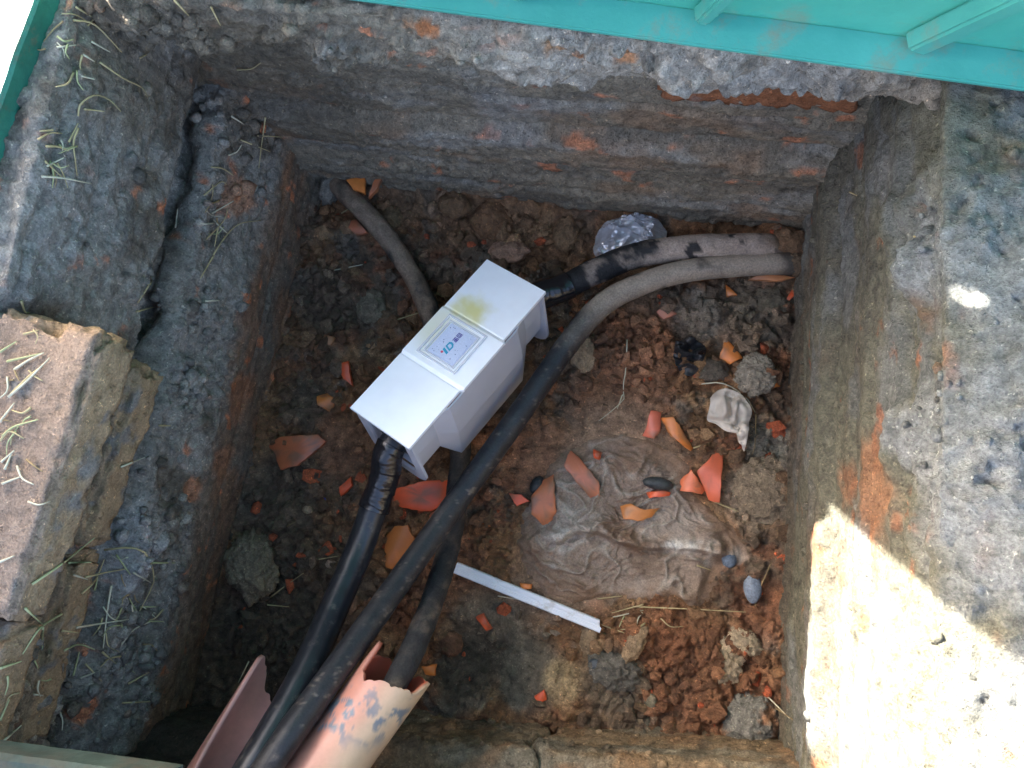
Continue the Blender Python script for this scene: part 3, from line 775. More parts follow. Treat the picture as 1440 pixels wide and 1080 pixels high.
# E: thick pale cable from the back end of the box
pE = [(BX(.10, 0, -.060),), (BX(.128, 0, -.060),), (792, 404, .046), (830, 385, .040), (885, 362, .040), (940, 351, .040), (1000, 347, .038), (1060, 346, .032), (1092, 349, .018), (1125, 354, -.02)]
def colE(V, NR):
    s = V[:, 0]
    c = np.tile(np.array([.34, .27, .22]), (len(V), 1)) * (1 + .2 * fbm(V, 40, 4, 33))[:, None]
    c = mixc(c, (.014, .014, .015), sstep(.34, .40, fbm(V, 42, 3, 37)) * .96)
    blk = 1 - sstep(-.045, -.015, s + .02 * fbm(V, 40, 3, 38))
    c = mixc(c, (.016, .016, .017), blk * (1 - .55 * sstep(.15, .4, fbm(V, 30, 4, 39))))
    c = mixc(c, (.16, .11, .075), sstep(.11, .135, s + .02 * fbm(V, 40, 3, 36)))
    return c
cabE, PE = cable('power_cable', pE, .0165, M_MUDCOL, 'thick pale mud-coated cable with black spots leaving the back of the white box', 33, colf=colE, rough=.001)
tape_wrap('tape_wrap', cabE, PE, .0185, 6, 34, .022, 15)

# ================================================================ BROKEN DUCTS
def duct_mat():
    m, n, b = new_mat('pink_orange_plastic_duct')
    at_ = N(n, 'ShaderNodeAttribute'); at_.attribute_name = 'Col'
    t = noise_node(n, 30, 7, .7); r = ramp(n, t.outputs[0], [(.3, (.85, .85, .85)), (.7, (1.1, 1.1, 1.1))])
    n.links.new(mixrgb(n, 1.0, at_.outputs['Color'], r.outputs[0], 'MULTIPLY'), b.inputs['Base Color'])
    b.inputs['Roughness'].default_value = .42; b.inputs['Subsurface Weight'].default_value = 0.0
    t2 = noise_node(n, 120, 4, .6); bump(n, b, [(t2.outputs[0], .12, .001)])
    return m
M_DUCT = duct_mat()
def duct(name, A, B, R, startf, label, seed, thick=.005, spots=(), inner_c=(.42, .09, .05)):
    """broken pipe from its torn end near A to B; startf(theta) gives the torn edge's distance from A; theta 0 = up, + = to the right"""
    A = np.asarray(A); B = np.asarray(B); d = B - A; Lt = np.linalg.norm(d); d /= Lt
    right = np.cross([0, 0, 1], d); right /= np.linalg.norm(right)
    right = right if right[0] > 0 else -right
    up = np.cross(right, d); up = up if up[2] > 0 else -up
    nth, nl = 120, 46
    th = np.linspace(-np.pi, np.pi, nth, endpoint=False)
    s0 = np.array([startf(t) for t in th])
    V = []; C = []
    for rr, inner in ((R, 0), (R - thick, 1)):
        for t, a in zip(th, s0):
            dirv = math.cos(t) * up + math.sin(t) * right
            for k in range(nl):
                f = (k / (nl - 1)) ** 1.6; s = a + (Lt - a) * f
                V.append(A + d * s + dirv * rr)
                if inner: C.append(inner_c)
                else:
                    C.append((.60, .34 , .24))
    V = np.array(V); C = np.array(C); no = nth * nl
    out = np.arange(len(V)) < no
    # dirty outside: cream flank, pinker towards the inner side; grey mortar scuffs
    dv = (V - A) - ((V - A) @ d)[:, None] * d; ang = np.arctan2(dv @ right, dv @ up)
    C = np.where(out[:, None], mixc(np.tile(np.array([.62, .27, .19]), (len(V), 1)), (.60, .44, .29), sstep(-.5, .5, ang + .3 * fbm(V, 14, 3, seed))), C)
    sc = sstep(.08, .22, fbm(V, 48, 5, seed + 2, .65))
    for c, r in spots: C = mixc(C, (.17, .20, .23), np.where(out, sc * blob(V, c, r, seed, .7), 0))
    C = mixc(C, (.25, .17, .12), np.where(out, .6 * sstep(.2, .55, fbm(V, 24, 5, seed + 5, .65)), 0))
    F = []
    for i in range(nth):
        j = (i + 1) % nth
        for k in range(nl - 1):
            F.append((i * nl + k, j * nl + k, j * nl + k + 1, i * nl + k + 1))
            F.append((no + i * nl + k, no + i * nl + k + 1, no + j * nl + k + 1, no + j * nl + k))
        F.append((i * nl, no + i * nl, no + j * nl, j * nl))
    o = mesh_obj(name, V, F, M_DUCT, None, C); fixnormals(o)
    tag(o, label, 'duct', 'broken plastic ducts'); return o
rj = random.Random(4)
jag = [rj.uniform(-1, 1) for _ in range(64)]
def jagged(t, k=9.0, seed=0):
    x = (t + 10 + seed) * k / 2; i = int(math.floor(x)); f = x - i
    return jag[i % 64] * (1 - f) + jag[(i + 1) % 64] * f
# right duct: torn ring end, cable C runs in
dA = at(556, 948, .20); dB = at(382, 1185, .27)
def sR(t):
    b = .012 * math.cos(t + .6)
    b += -.030 * math.exp(-((t + 1.15) / .13) ** 2) + .010 * math.exp(-((t + .55) / .25) ** 2)
    return b + .008 * jagged(t, 3.3, 0) + .0035 * jagged(t, 7.7, 3) + .0018 * jagged(t, 21, 1)
duct('broken_duct', dA, dB, .036, sR, 'pinkish cream plastic duct with a jagged torn end at the right of the cables', 3,
     spots=((at(500, 1005, .24), .036), (at(548, 1005, .24), .034), (at(470, 1012, .25), .03)))
# left duct: torn open along its top, cables A and B lie in it
eA = at(425, 935, .19); eB = at(270, 1190, .262)
def sLd(t):
    b = .058
    left = math.exp(-((t + 1.55) / .75) ** 2)
    open_ = 1 / (1 + math.exp(-(t + .92) / .10)) * (1 / (1 + math.exp((t - 2.0) / .15)))
    return b - .05 * left + .10 * open_ + .010 * jagged(t, 3.1, 5) + .004 * jagged(t, 8.3, 1) + .0018 * jagged(t, 21, 1) + .02 * math.exp(-((t - 1.5) / .3) ** 2)
duct('broken_duct', eA, eB, .046, sLd, 'pink plastic duct torn open along its top around the two left cables', 9, inner_c=(.76, .38, .30))

# ================================================================ WHITE CABLE JOINT BOX
def box_mat(name, col, stain=False, clear=.07):
    m, n, b = new_mat(name); out = n.nodes['Material Output']
    t = noise_node(n, 30, 5, .6); r = ramp(n, t.outputs[0], [(.3, tuple(x * .93 for x in col)), (.7, col)])
    c = r.outputs[0]
    if stain:
        at_ = N(n, 'ShaderNodeAttribute'); at_.attribute_name = 'Col'; c = mixrgb(n, 1.0, c, at_.outputs['Color'], 'MULTIPLY')
    n.links.new(c, b.inputs['Base Color']); b.inputs['Roughness'].default_value = .33
    tr = N(n, 'ShaderNodeBsdfTranslucent'); n.links.new(c, tr.inputs['Color'])
    tp = N(n, 'ShaderNodeBsdfTransparent'); 
    mx = N(n, 'ShaderNodeMixShader'); mx.inputs[0].default_value = .08 if stain else .25; n.links.new(b.outputs[0], mx.inputs[1]); n.links.new(tr.outputs[0], mx.inputs[2])
    m2 = N(n, 'ShaderNodeMixShader'); m2.inputs[0].default_value = clear; n.links.new(mx.outputs[0], m2.inputs[1]); n.links.new(tp.outputs[0], m2.inputs[2])
    n.links.new(m2.outputs[0], out.inputs[0])
    t2 = noise_node(n, 45, 3, .5); bump(n, b, [(t2.outputs[0], .08, .002)])
    return m
M_BOX = box_mat('milky_white_plastic', (.82, .83, .88), False, .34); M_BOXS = box_mat('milky_white_plastic_stained', (.93, .95, .97), True, .02)
jb = tag(empty('joint_box', (BC[0], BC[1], .03)), 'milky white translucent plastic cable joint box tilted on the rubble', 'joint box')
def bmesh_local(name, V, F, mat, parent=jb, bev=0, seg=2, smooth=False, col=None):
    W = np.array([BX(*v) for v in V])
    o = mesh_obj(name, W, F, mat, parent, col, smooth); fixnormals(o)
    if bev:
        bm = bmesh.new(); bm.from_mesh(o.data); bmesh.ops.bevel(bm, geom=[e for e in bm.edges if e.is_manifold and e.calc_face_angle(0) > .3], offset=bev, segments=seg, affect='EDGES'); bm.to_mesh(o.data); bm.free()
    return o
def lbox(name, u0, u1, v0, v1, w0, w1, mat, parent=jb, bev=.0012):
    V = [(u, v, q) for u in (u0, u1) for v in (v0, v1) for q in (w0, w1)]
    return bmesh_local(name, V, [(0, 1, 3, 2), (4, 6, 7, 5), (0, 4, 5, 1), (2, 3, 7, 6), (0, 2, 6, 4), (1, 5, 7, 3)], mat, parent, bev)
HU, HV = .1265, .0455
# cover: dense grid plate so that its resin stain has its own soft outline
def cover():
    nu, nv = 120, 50
    U = np.linspace(-HU, HU, nu); Vv = np.linspace(-HV, HV, nv); gu, gv = np.meshgrid(U, Vv, indexing='ij'); gu = gu.ravel(); gv = gv.ravel()
    mid = (gu > -.036) & (gu < .042)
    wtop = np.where(mid, .0018, 0.0)
    wtop = wtop - .0016 * np.exp(-((gu + .036) / .0016) ** 2) - .0016 * np.exp(-((gu - .042) / .0016) ** 2)
    gv2 = np.where(mid & (gv < -HV * .98), gv - .004, gv)
    Lc = np.stack([gu, gv2, wtop], 1)
    W = BC + Lc @ BR_.T; W2 = BC + (Lc - np.array([0, 0, .0045])) @ BR_.T
    n = len(W); F = grid_faces(nu, nv)
    rim = [i * nv for i in range(nu)] + [(nu - 1) * nv + j for j in range(1, nv)] + [i * nv + nv - 1 for i in range(nu - 2, -1, -1)] + [j for j in range(nv - 2, 0, -1)]
    FF = F.tolist() + (F[:, ::-1] + n).tolist() + [[rim[i], rim[(i + 1) % len(rim)], rim[(i + 1) % len(rim)] + n, rim[i] + n] for i in range(len(rim))]
    P = np.vstack([W, W2]); c = np.ones((len(P), 3))
    st = np.maximum(blob(P, BX(.055, .012, 0), .026, 6, .9, .5), .45 * blob(P, BX(.01, .03, 0), (.05, .05, .05), 8, .9, .5))
    st = np.maximum(st, .8 * blob(P, BX(.048, .030, 0), .014, 9, .8, .4))
    c = mixc(c, (.80, .72, .30), .95 * st)
    o = mesh_obj('cover', P, FF, M_BOXS, jb, c, False); return fixnormals(o)
cov = cover()
def rim_frame(name, u0, u1, v0, v1, wd, w0, w1, parent):
    V = []
    for (a, b) in ((u0, v0), (u1, v0), (u1, v1), (u0, v1)):
        for iu in (0, 1):
            uu_ = a + (wd if a == u0 else -wd) * iu; vv_ = b + (wd if b == v0 else -wd) * iu
            V += [(uu_, vv_, w0), (uu_, vv_, w1)]
    F = []
    for k in range(4):
        a = k * 4; b = ((k + 1) % 4) * 4
        F += [(a, b, b + 1, a + 1), (a + 2, a + 3, b + 3, b + 2), (a + 1, b + 1, b + 3, a + 3), (a, a + 2, b + 2, b)]
    return bmesh_local(name, V, F, M_BOX, parent)
rim_frame('window_frame', -.026, .036, -.028, .030, .0022, .0016, .0038, cov)
rim_frame('window_frame', -.021, .030, -.022, .024, .0020, .0016, .0034, cov)
# label plate with its print
M_LABEL = simple('frosted_label', (.55, .60, .74), .3, (700, .12), .5, (500, .5, .001))
lab = lbox('label_plate', -.0185, .0275, -.0195, .0205, .0016, .0030, M_LABEL, jb, .0008)
def ink(name, colr): return simple(name, colr, .4)
M_TEAL = ink('teal_ink', (.02, .30, .46)); M_VIO = ink('violet_ink', (.07, .05, .26)); M_INKR = ink('red_ink', (.55, .06, .12)); M_INKD = ink('dark_blue_ink', (.03, .08, .22))
def prism(name, poly, w0, w1, mat, parent=lab):
    n = len(poly); V = [(a, b, w0) for a, b in poly] + [(a, b, w1) for a, b in poly]
    F = [tuple(range(n))[::-1], tuple(range(n, 2 * n))] + [(i, (i + 1) % n, n + (i + 1) % n, n + i) for i in range(n)]
    return bmesh_local(name, V, F, mat, parent)
def circ(u, v, r, n=14): return [(u + r * math.cos(2 * math.pi * i / n), v + r * math.sin(2 * math.pi * i / n)) for i in range(n)]
PZ0, PZ1 = .0029, .0033
prism('print', circ(-.0105, .0035, .0016), PZ0, PZ1, M_INKR)
prism('print', [(-.0105, -.0035), (-.0072, -.0035), (-.0042, .0050), (-.0075, .0050)], PZ0, PZ1, M_TEAL)
# D-shaped loop
lo = [(-.0052, -.0035), (.0015, -.0038), (.0052, -.0015), (.0062, .0018), (.0048, .0046), (.0005, .0050), (-.0022, .0050)]
li = [(-.0024, -.0018), (.0012, -.0020), (.0030, -.0004), (.0036, .0016), (.0028, .0030), (.0004, .0032), (-.0006, .0032)]
k = len(lo); V = [(a, b, PZ0) for a, b in lo + li] + [(a, b, PZ1) for a, b in lo + li]
F = []
for i in range(k):
    j = (i + 1) % k
    F += [(2 * k + i, 2 * k + j, 3 * k + j, 3 * k + i), (i, k + i, k + j, j), (i, j, 2 * k + j, 2 * k + i), (k + i, 3 * k + i, 3 * k + j, k + j)]
bmesh_local('print', V, F, M_TEAL, lab)
# two violet square characters, built of strokes
def glyph(u, strokes, s=.0058):
    for (a0, b0, a1, b1) in strokes:
        prism('print', [(u + a0 * s, -.0024 + b0 * s), (u + a1 * s, -.0024 + b0 * s), (u + a1 * s, -.0024 + b1 * s), (u + a0 * s, -.0024 + b1 * s)], PZ0, PZ1, M_VIO)
glyph(.0085, [(0, .85, 1, 1), (.05, .55, .95, .68), (0, .32, 1, .45), (.44, .46, .58, .84), (.0, 0, .13, .31), (.87, 0, 1, .31), (.14, 0, .86, .12), (.3, .16, .7, .27)])
glyph(.0155, [(0, .86, 1, 1), (0, 0, .13, .85), (.87, 0, 1, .85), (.14, .58, .86, .70), (.14, .28, .86, .40), (.14, 0, .86, .12), (.44, .13, .58, .27)])
rs = random.Random(3)
for i in range(26):
    a = rs.uniform(-.016, .025); b = rs.choice([rs.uniform(-.017, -.007), rs.uniform(.008, .017)]); r = rs.uniform(.0003, .0007)
    prism('print', circ(a, b, r, 6), PZ0, PZ1, M_INKD if i % 3 else M_STRIP)
# body: necks and octagonal belly
def loft(name, secs, mat, parent=jb, thick=.0025):
    V = []; 
    for u, hw, hb, dep, topw in secs:
        ring = [(hw, topw), (hw, topw - dep * .45), (hb, topw - dep * .93), (hb * .7, topw - dep), (-hb * .7, topw - dep), (-hb, topw - dep * .93), (-hw, topw - dep * .45), (-hw, topw)]
        V += [(u, a, b) for a, b in ring]
    k = 8; n = len(secs)
    F = [(i * k + j, (i + 1) * k + j, (i + 1) * k + j + 1, i * k + j + 1) for i in range(n - 1) for j in range(k - 1)]
    o = bmesh_local(name, V, F, mat, parent)
    md = o.modifiers.new('shell', 'SOLIDIFY'); md.thickness = thick; md.offset = 0
    bv = o.modifiers.new('round', 'BEVEL'); bv.width = .004; bv.segments = 3; bv.limit_method = 'ANGLE'
    return o
loft('body', [(-.1195, .038, .034, .080, -.005), (-.083, .038, .034, .080, -.005), (-.060, .047, .038, .138, -.005), (.066, .047, .038, .138, -.005), (.088, .038, .034, .080, -.005), (.1195, .038, .034, .080, -.005)], M_BOX)
def rrect(hw, w0, w1, rad, n=6, topsharp=True):
    pts = [(hw, w0), (-hw, w0)]
    for cx, a0 in ((-hw + rad, math.pi), (hw - rad, 1.5 * math.pi)):
        for i in range(n + 1):
            a = a0 + i / n * math.pi / 2; pts.append((cx + rad * math.cos(a), w1 + rad + rad * math.sin(a)))
    return pts
def end_plate(u, hole=True):
    o_ = rrect(.0445, -.0048, -.112, .026); i_ = rrect(.031, -.013, -.094, .018); k = len(o_); th = .0035
    V = [(u, a, b) for a, b in o_ + i_] + [(u + th, a, b) for a, b in o_ + i_]; F = []
    for i in range(k):
        j = (i + 1) % k
        F += [(i, j, k + j, k + i), (2 * k + i, 3 * k + i, 3 * k + j, 2 * k + j), (i, 2 * k + i, 2 * k + j, j), (k + i, k + j, 3 * k + j, 3 * k + i)]
    o = bmesh_local('end_plate', V, F, M_BOX)
    n = len(i_); uu_ = u + (.010 if u < 0 else -.007)
    V = [(uu_, a * .98, b) for a, b in i_] + [(uu_ + .002, a * .98, b) for a, b in i_]
    f = [tuple(range(n)), tuple(range(n, 2 * n))[::-1]] + [(i, (i + 1) % n, n + (i + 1) % n, n + i) for i in range(n)]
    bmesh_local('sealing_mastic', V, f, simple('black_mastic', (.02, .02, .024), .55, None, .4, (90, 1.0, .006)))
end_plate(-.1235); end_plate(.1200)
# resin-filled joint dim through the milky body; its pink paints the mud's reflection
core = catmull([BX(-.105, 0, -.05), BX(-.04, 0, -.055), BX(.0, 0, -.06), (BX(.05, 0, -.06)), BX(.105, 0, -.055)], 40)
cV, cF, cN = tube_verts(core, .020 + .014 * np.sin(np.linspace(0, np.pi, 40)), 20)
mesh_obj('cable_joint', cV + cN * (.003 * fbm(cV, 40, 3, 4))[:, None], cF, simple('resin_joint_pink_reflection', (.30, .17, .15), .4, (60, .4)), jb)
# ================================================================ SHEETS: cloth, film, scraps
def ragged_sheet(name, outline, zf, mat, label, cat, colf, nr=70, nth=240, thick=.002, lift=.006, centre=None, floorfollow=True):
    O = np.array([at(px, py, .02) for px, py in outline]); cen = O.mean(0) if centre is None else at(*centre, .02)
    Oc = catmull(np.vstack([O, O[:1]]), nth + 1)[:-1]
    Oc = cen + (Oc - cen) * (1 + .045 * fbm(Oc, 45, 4, 77))[:, None]
    fr = np.linspace(0, 1, nr)[1:]
    V = [cen[None]] + [cen + (Oc - cen) * f for f in fr]; V = np.vstack(V)
    edge = np.r_[0, np.repeat(fr, nth)]
    if floorfollow:
        zfl = np.array([drop(x, y, .12) for x, y in V[:, :2]])
        # smooth the support heights (cloth bridges the clods)
        for _ in range(4):
            z2 = zfl[1:].reshape(nr - 1, nth); z2 = (z2 + np.roll(z2, 2, 1) + np.roll(z2, -2, 1) + np.vstack([z2[:1], z2[:-1]]) + np.vstack([z2[1:], z2[-1:]])) / 5
            zfl[1:] = np.maximum(z2.ravel(), zfl[1:] - .002)
        V[:, 2] = zfl
    else: V[:, 2] = drop(cen[0], cen[1])
    V[:, 2] += lift + zf(V, edge)
    F = [(0, 1 + i, 1 + (i + 1) % nth) for i in range(nth)]
    for r in range(nr - 2):
        for i in range(nth):
            j = (i + 1) % nth; F.append((1 + r * nth + i, 1 + (r + 1) * nth + i, 1 + (r + 1) * nth + j, 1 + r * nth + j))
    base = np.array([cen[0], cen[1], V[:, 2].min()])
    o = mesh_obj(name, V, F, mat, None, colf(V, edge), True, loc=base); fixnormals(o)
    md = o.modifiers.new('thickness', 'SOLIDIFY'); md.thickness = thick; md.offset = -1
    return tag(o, label, cat)
# muddy cloth
OUT_CLOTH = [(742, 690),(770,640),(810,618),(850,600),(900,606),(945,625),(975,648),(985,690),(1010,715),(1045,748),(1064,782),(1050,800),(1030,812),(1012,842),(985,868),(955,846),(905,853),(860,845),(800,856),(750,832),(722,800),(718,760),(722,725)]
ridge_px = [(782, 757), (800, 744), (840, 742), (870, 756), (905, 764), (950, 765), (985, 768), (1020, 776), (1058, 790)]
RID = catmull([at(a, b, .02) for a, b in ridge_px], 120)[:, :2]
def ridgedist(V):
    d = np.full(len(V), 9.0); sg = np.zeros(len(V))
    tang = np.gradient(RID, axis=0)
    for i in range(0, len(RID)):
        e = V[:, :2] - RID[i]; dd = np.hypot(e[:, 0], e[:, 1]); cl = dd < d
        d = np.where(cl, dd, d); sg = np.where(cl, np.sign(tang[i, 0] * e[:, 1] - tang[i, 1] * e[:, 0]), sg)
    return d * np.where(sg == 0, 1, sg)
def folds(V, f, seed):
    W = V + np.stack([fbm(V, 9, 3, seed), fbm(V, 9, 3, seed + 5), 0 * V[:, 0]], 1) * .05
    return (1 - np.abs(fbm(W * [1, 1.7, 0], f, 2, seed + 9))) ** 4
def cloth_z(V, e):
    V0 = V * [1, 1, 0]
    sd = ridgedist(V)                                            # + = behind the fold, - = in front of it
    z = .006 * folds(V0, 9, 3) ** 1.5 + .0065 * folds(V0, 18, 4) ** 1.5 + .0036 * folds(V0, 38, 6) ** 1.5 + .0015 * folds(V0, 80, 7) + .003 * fbm(V0, 8, 3, 5)
    z += (.016 + .007 * fbm(V0, 16, 2, 15)) * np.where(sd > -.004, np.exp(-np.maximum(sd, 0) / .020), np.exp(-((sd + .004) / .005) ** 2))
    z += .004 * np.exp(-((sd + .03) / .01) ** 2)
    z += .006 * blob(V0, at(890, 655, 0) * [1, 1, 0], (.045, .03, 1), 6, .9, .3)
    z *= 1 - .92 * sstep(.70, 1, e + .15 * fbm(V0, 14, 3, 18))
    return z - .006 * sstep(.9, 1, e)
def cloth_c(V, e):
    V0 = V * [1, 1, 0]
    c = np.tile(np.array([.245, .185, .142]), (len(V), 1))
    c = mixc(c, (.31, .265, .225), .7 * sstep(0, .4, fbm(V0, 12, 4, 8)))
    c = mixc(c, (.15, .10, .07), .7 * sstep(.1, .5, fbm(V0, 20, 5, 9)))
    sd = ridgedist(V)
    c = mixc(c, (.54, .52, .48), .95 * np.exp(-((sd + .001 + .006 * fbm(V0, 25, 3, 16)) / .008) ** 2) * sstep(-.2, .4, fbm(V0, 26, 4, 7)))  # lit edge of the big fold, painted pale along the ridge
    c = mixc(c, (.38, .34, .29), .6 * sstep(.5, .9, folds(V0, 18, 4)))  # fold crests painted lighter as highlights
    c = mixc(c, (.44, .42, .38), .8 * blob(V0, at(1050, 780, 0) * [1, 1, 0], .02, 4))  # lit right end of the ridge, painted pale too
    c = mixc(c, (.19, .115, .07), .9 * sstep(.72, .98, e + .25 * fbm(V0, 14, 4, 19)))
    c = mixc(c, (.18, .11, .07), .75 * sstep(.2, .5, fbm(V0, 13, 5, 29)))
    return c * (1 + .15 * fbm(V0, 70, 4, 10))[:, None]
M_CLOTH = earth_mat('muddy_cloth', (.6, .9), .2, .25)
cloth = ragged_sheet('muddy_cloth', OUT_CLOTH, cloth_z, M_CLOTH, 'crumpled grey-brown muddy cloth spread on the pit floor', 'cloth', cloth_c, 110, 360, .0014, .0015, (880, 740))
reg(cloth)
# ================================================================ SHARDS OF ORANGE DUCT
M_SHARD = duct_mat(); M_SHARD.name = 'terracotta_duct_shard'
def shard(poly, colr, label, lift=.004, bulge=.006, axis=None, seed=0, name='duct_shard', tilt=0.07, cat='shard', thick=.0055, mat=None, group='orange duct shards on the pit floor'):
    pc = np.mean(np.array(poly, float), 0)
    zs = [hit(*pc)[0][2]] + [hit(*(pc + (np.array(q_) - pc) * f_))[0][2] for q_ in poly for f_ in (.5, .95)]
    zs = np.sort(np.minimum(zs, .09)); zc = zs[int(len(zs) * .80)] + .0032 + lift * .12
    P = np.array([at(px, py, zc) for px, py in poly])
    cen = P.mean(0); rs_ = random.Random(seed)
    # refine outline with a few chipped points
    Q = []
    for i in range(len(P)):
        a, b = P[i], P[(i + 1) % len(P)]; L = np.linalg.norm(b - a)
        Q.append(a)
        m = max(1, int(L / .006))
        for k in range(1, m):
            t = k / m; nrm2 = np.array([-(b - a)[1], (b - a)[0], 0]) / (L + 1e-9)
            Q.append(a + (b - a) * t + nrm2 * rs_.uniform(-.0009, .0009))
    Q = np.array(Q); n = len(Q)
    rings = [1.0, .93, .66, .33]
    T = np.vstack([cen + (Q - cen) * r for r in rings] + [cen[None]])
    d = T - cen
    if axis is None: axis = rs_.uniform(0, math.pi)
    ax = np.array([-math.sin(axis), math.cos(axis), 0]); q = d @ ax; mx = np.abs(q).max() + 1e-6
    T[:, 2] += bulge * (1 - (q / mx) ** 2) - bulge * .5 + (d @ np.array([rs_.uniform(-1, 1), rs_.uniform(-1, 1), 0])) * tilt
    T[:n, 2] -= .0008
    T[:, 2] += .0006 * fbm(T, 60, 2, seed)
    B = T - np.array([0, 0, thick]); nT = len(T)
    V = np.vstack([T, B]); F = []
    for r in range(3):
        for i in range(n):
            j = (i + 1) % n
            F.append((r * n + i, r * n + j, (r + 1) * n + j, (r + 1) * n + i)); F.append((nT + r * n + i, nT + (r + 1) * n + i, nT + (r + 1) * n + j, nT + r * n + j))
    for i in range(n):
        j = (i + 1) % n
        F.append((3 * n + i, 3 * n + j, 4 * n)); F.append((nT + 3 * n + i, nT + 4 * n, nT + 3 * n + j)); F.append((i, nT + i, nT + j, j))
    colr = np.array(colr)
    C = np.tile(colr, (len(V), 1)) * (1 + .18 * fbm(V, 50, 4, seed + 2))[:, None]
    C = mixc(C, (.17, .105, .065), .7 * sstep(.20, .60, fbm(V, 42, 5, seed + 3) + .10 * ((seed // 7) % 3)))
    C[n:nT] = C[n:nT] * (.97 + .06 * RNG.random((nT - n, 1)))
    V[:, :] = V
    o = mesh_obj(name, V, F, mat or M_SHARD, None, C, True, loc=cen); fixnormals(o)
    o.data.polygons.foreach_set('use_smooth', [len(p.vertices) != 4 or (p.vertices[0] < nT) == (p.vertices[2] < nT) for p in o.data.polygons])
    bmx = bmesh.new(); bmx.from_mesh(o.data)
    for e_ in bmx.edges: e_.smooth = e_.calc_face_angle(0) < .7
    bmx.to_mesh(o.data); bmx.free()
    tag(o, label, cat, group); return o
RED = (.62, .105, .04); ORG = (.58, .20, .05); BRN = (.47, .17, .05); SAL = (.62, .17, .08)
SH = [
 ([(373,625),(393,615),(447,611),(457,620),(440,638),(420,655),(395,661),(384,635)], (.42,.13,.06), 'large leaf-shaped orange shard near the foot of the left wall', .010),
 ([(493,670),(496,683),(478,698),(477,685)], RED, 'small red diamond shard left of the taped cable end', .004),
 ([(548,708),(557,687),(597,677),(630,673),(631,707),(607,719),(580,717)], RED, 'large bright red shard under the front end plate of the white box', .008),
 ([(598,723),(617,718),(618,742),(610,753)], SAL, 'narrow salmon shard wedged beside the middle cable', .004),
 ([(539,757),(555,740),(575,738),(584,760),(562,806),(543,797)], BRN, 'brown-orange six-sided shard lying between two black cables', .006),
 ([(665,731),(680,726),(684,735),(672,738)], RED, 'tiny red shard just right of the long cable', .003),
 ([(667,868),(680,862),(692,885),(684,887),(677,877)], RED, 'small curled red shard below the white plastic strip', .005),
 ([(715,693),(733,695),(745,705),(727,712)], RED, 'small red shard at the left tip of the muddy cloth', .004),
 ([(475,512),(490,508),(495,543),(483,533)], RED, 'small red shard left of the white box cover', .006),
 ([(445,557),(460,553),(475,563),(463,580),(448,570)], ORG, 'small curled orange shard in dark mud left of the white box', .005),
 ([(834,631),(846,636),(843,647),(835,644)], RED, 'tiny red shard at the top edge of the muddy cloth', .004),
 ([(915,578),(930,580),(928,607),(920,617),(903,612),(910,597)], (.55,.16,.11), 'coral pink hourglass shard above the muddy cloth', .010),
 ([(928,587),(947,587),(962,610),(975,630),(972,634),(943,613),(935,598)], ORG, 'ochre strip shard touching the coral hourglass shard', .010),
 ([(1008,630),(1017,635),(1012,707),(997,703),(980,663),(993,650)], (.55,.13,.07), 'tall bright red shard at the right of the muddy cloth', .012),
 ([(972,660),(992,690),(987,695),(953,690),(957,675)], SAL, 'triangular orange-red shard leaning on the tall red shard', .010),
 ([(802,633),(813,642),(842,677),(843,697),(830,700),(817,685),(793,655)], (.42,.15,.09), 'long dusty reddish shard on the upper left of the cloth', .010),
 ([(778,667),(783,720),(767,743),(748,723),(747,700),(763,675)], (.44,.15,.07), 'pointed dusty orange shard at the left of the cloth', .010),
 ([(872,712),(887,708),(907,717),(928,714),(917,727),(897,733),(877,730)], (.50,.20,.06), 'orange crescent shard in the middle of the cloth', .014),
 ([(908,692),(927,690),(943,692),(942,697),(913,701)], RED, 'thin red shard below the black pebble on the cloth', .012),
 ([(730,820),(748,822),(747,828),(733,828)], ORG, 'tiny ochre shard above the white plastic strip', .004),
 ([(1012,503),(1020,473),(1045,503),(1027,512)], ORG, 'triangular orange shard beside the black plastic scrap', .008),
 ([(923,438),(938,427),(952,440),(933,449)], (.45,.20,.15), 'dull pink shard below the pale cable', .006),
 ([(1082,543),(1088,532),(1098,543),(1085,547)], ORG, 'tiny orange triangle shard near the torn white scrap and right wall', .005),
 ([(1105,422),(1113,408),(1118,415),(1110,423)], RED, 'small reddish shard at the foot of the right wall', .006),
 ([(1021,400),(1037,415),(1022,417)], ORG, 'small brown-orange shard below the pale cable bend', .005),
 ([(1053,392),(1080,382),(1118,390),(1093,396)], (.42,.19,.09), 'long tan shard lying along the cable end in the back right corner', .006),
 ([(487,253),(512,248),(513,273),(497,267)], ORG, 'upright orange shard beside the cable in the back left corner', .012),
 ([(517,277),(527,253),(540,248),(530,267)], (.42,.15,.07), 'slim orange shard standing right of its neighbour in the back left corner', .010),
 ([(480,312),(500,307),(517,327),(500,330)], (.38,.13,.07), 'brown-orange shard left of the back left cable', .006),
 ([(593,937),(613,935),(612,950),(598,949)], ORG, 'small ochre shard right of the jagged duct end', .005),
 ([(447,965),(455,930),(472,927),(465,950)], (.40,.13,.06), 'orange shard deep between the two cables above the left duct', .010),
 ([(751,980),(765,970),(769,985),(757,990)], RED, 'small red shard in the grey mud near the cracked ledge', .004),
 ([(455,470),(470,474),(466,486),(453,482)], (.30,.14,.07), 'small dull brown shard in the rubble left of the box', .004),
 ([(675,728),(690,740),(680,744)], ORG, 'tiny orange sliver right of the long cable', .003),
]
for i, (poly, c, lb, lift) in enumerate(SH):
    shard(poly, np.array(c) * [1.12, 1.0, .85], lb, lift, .004 if len(poly) < 5 else .011, None, 100 + i * 7)

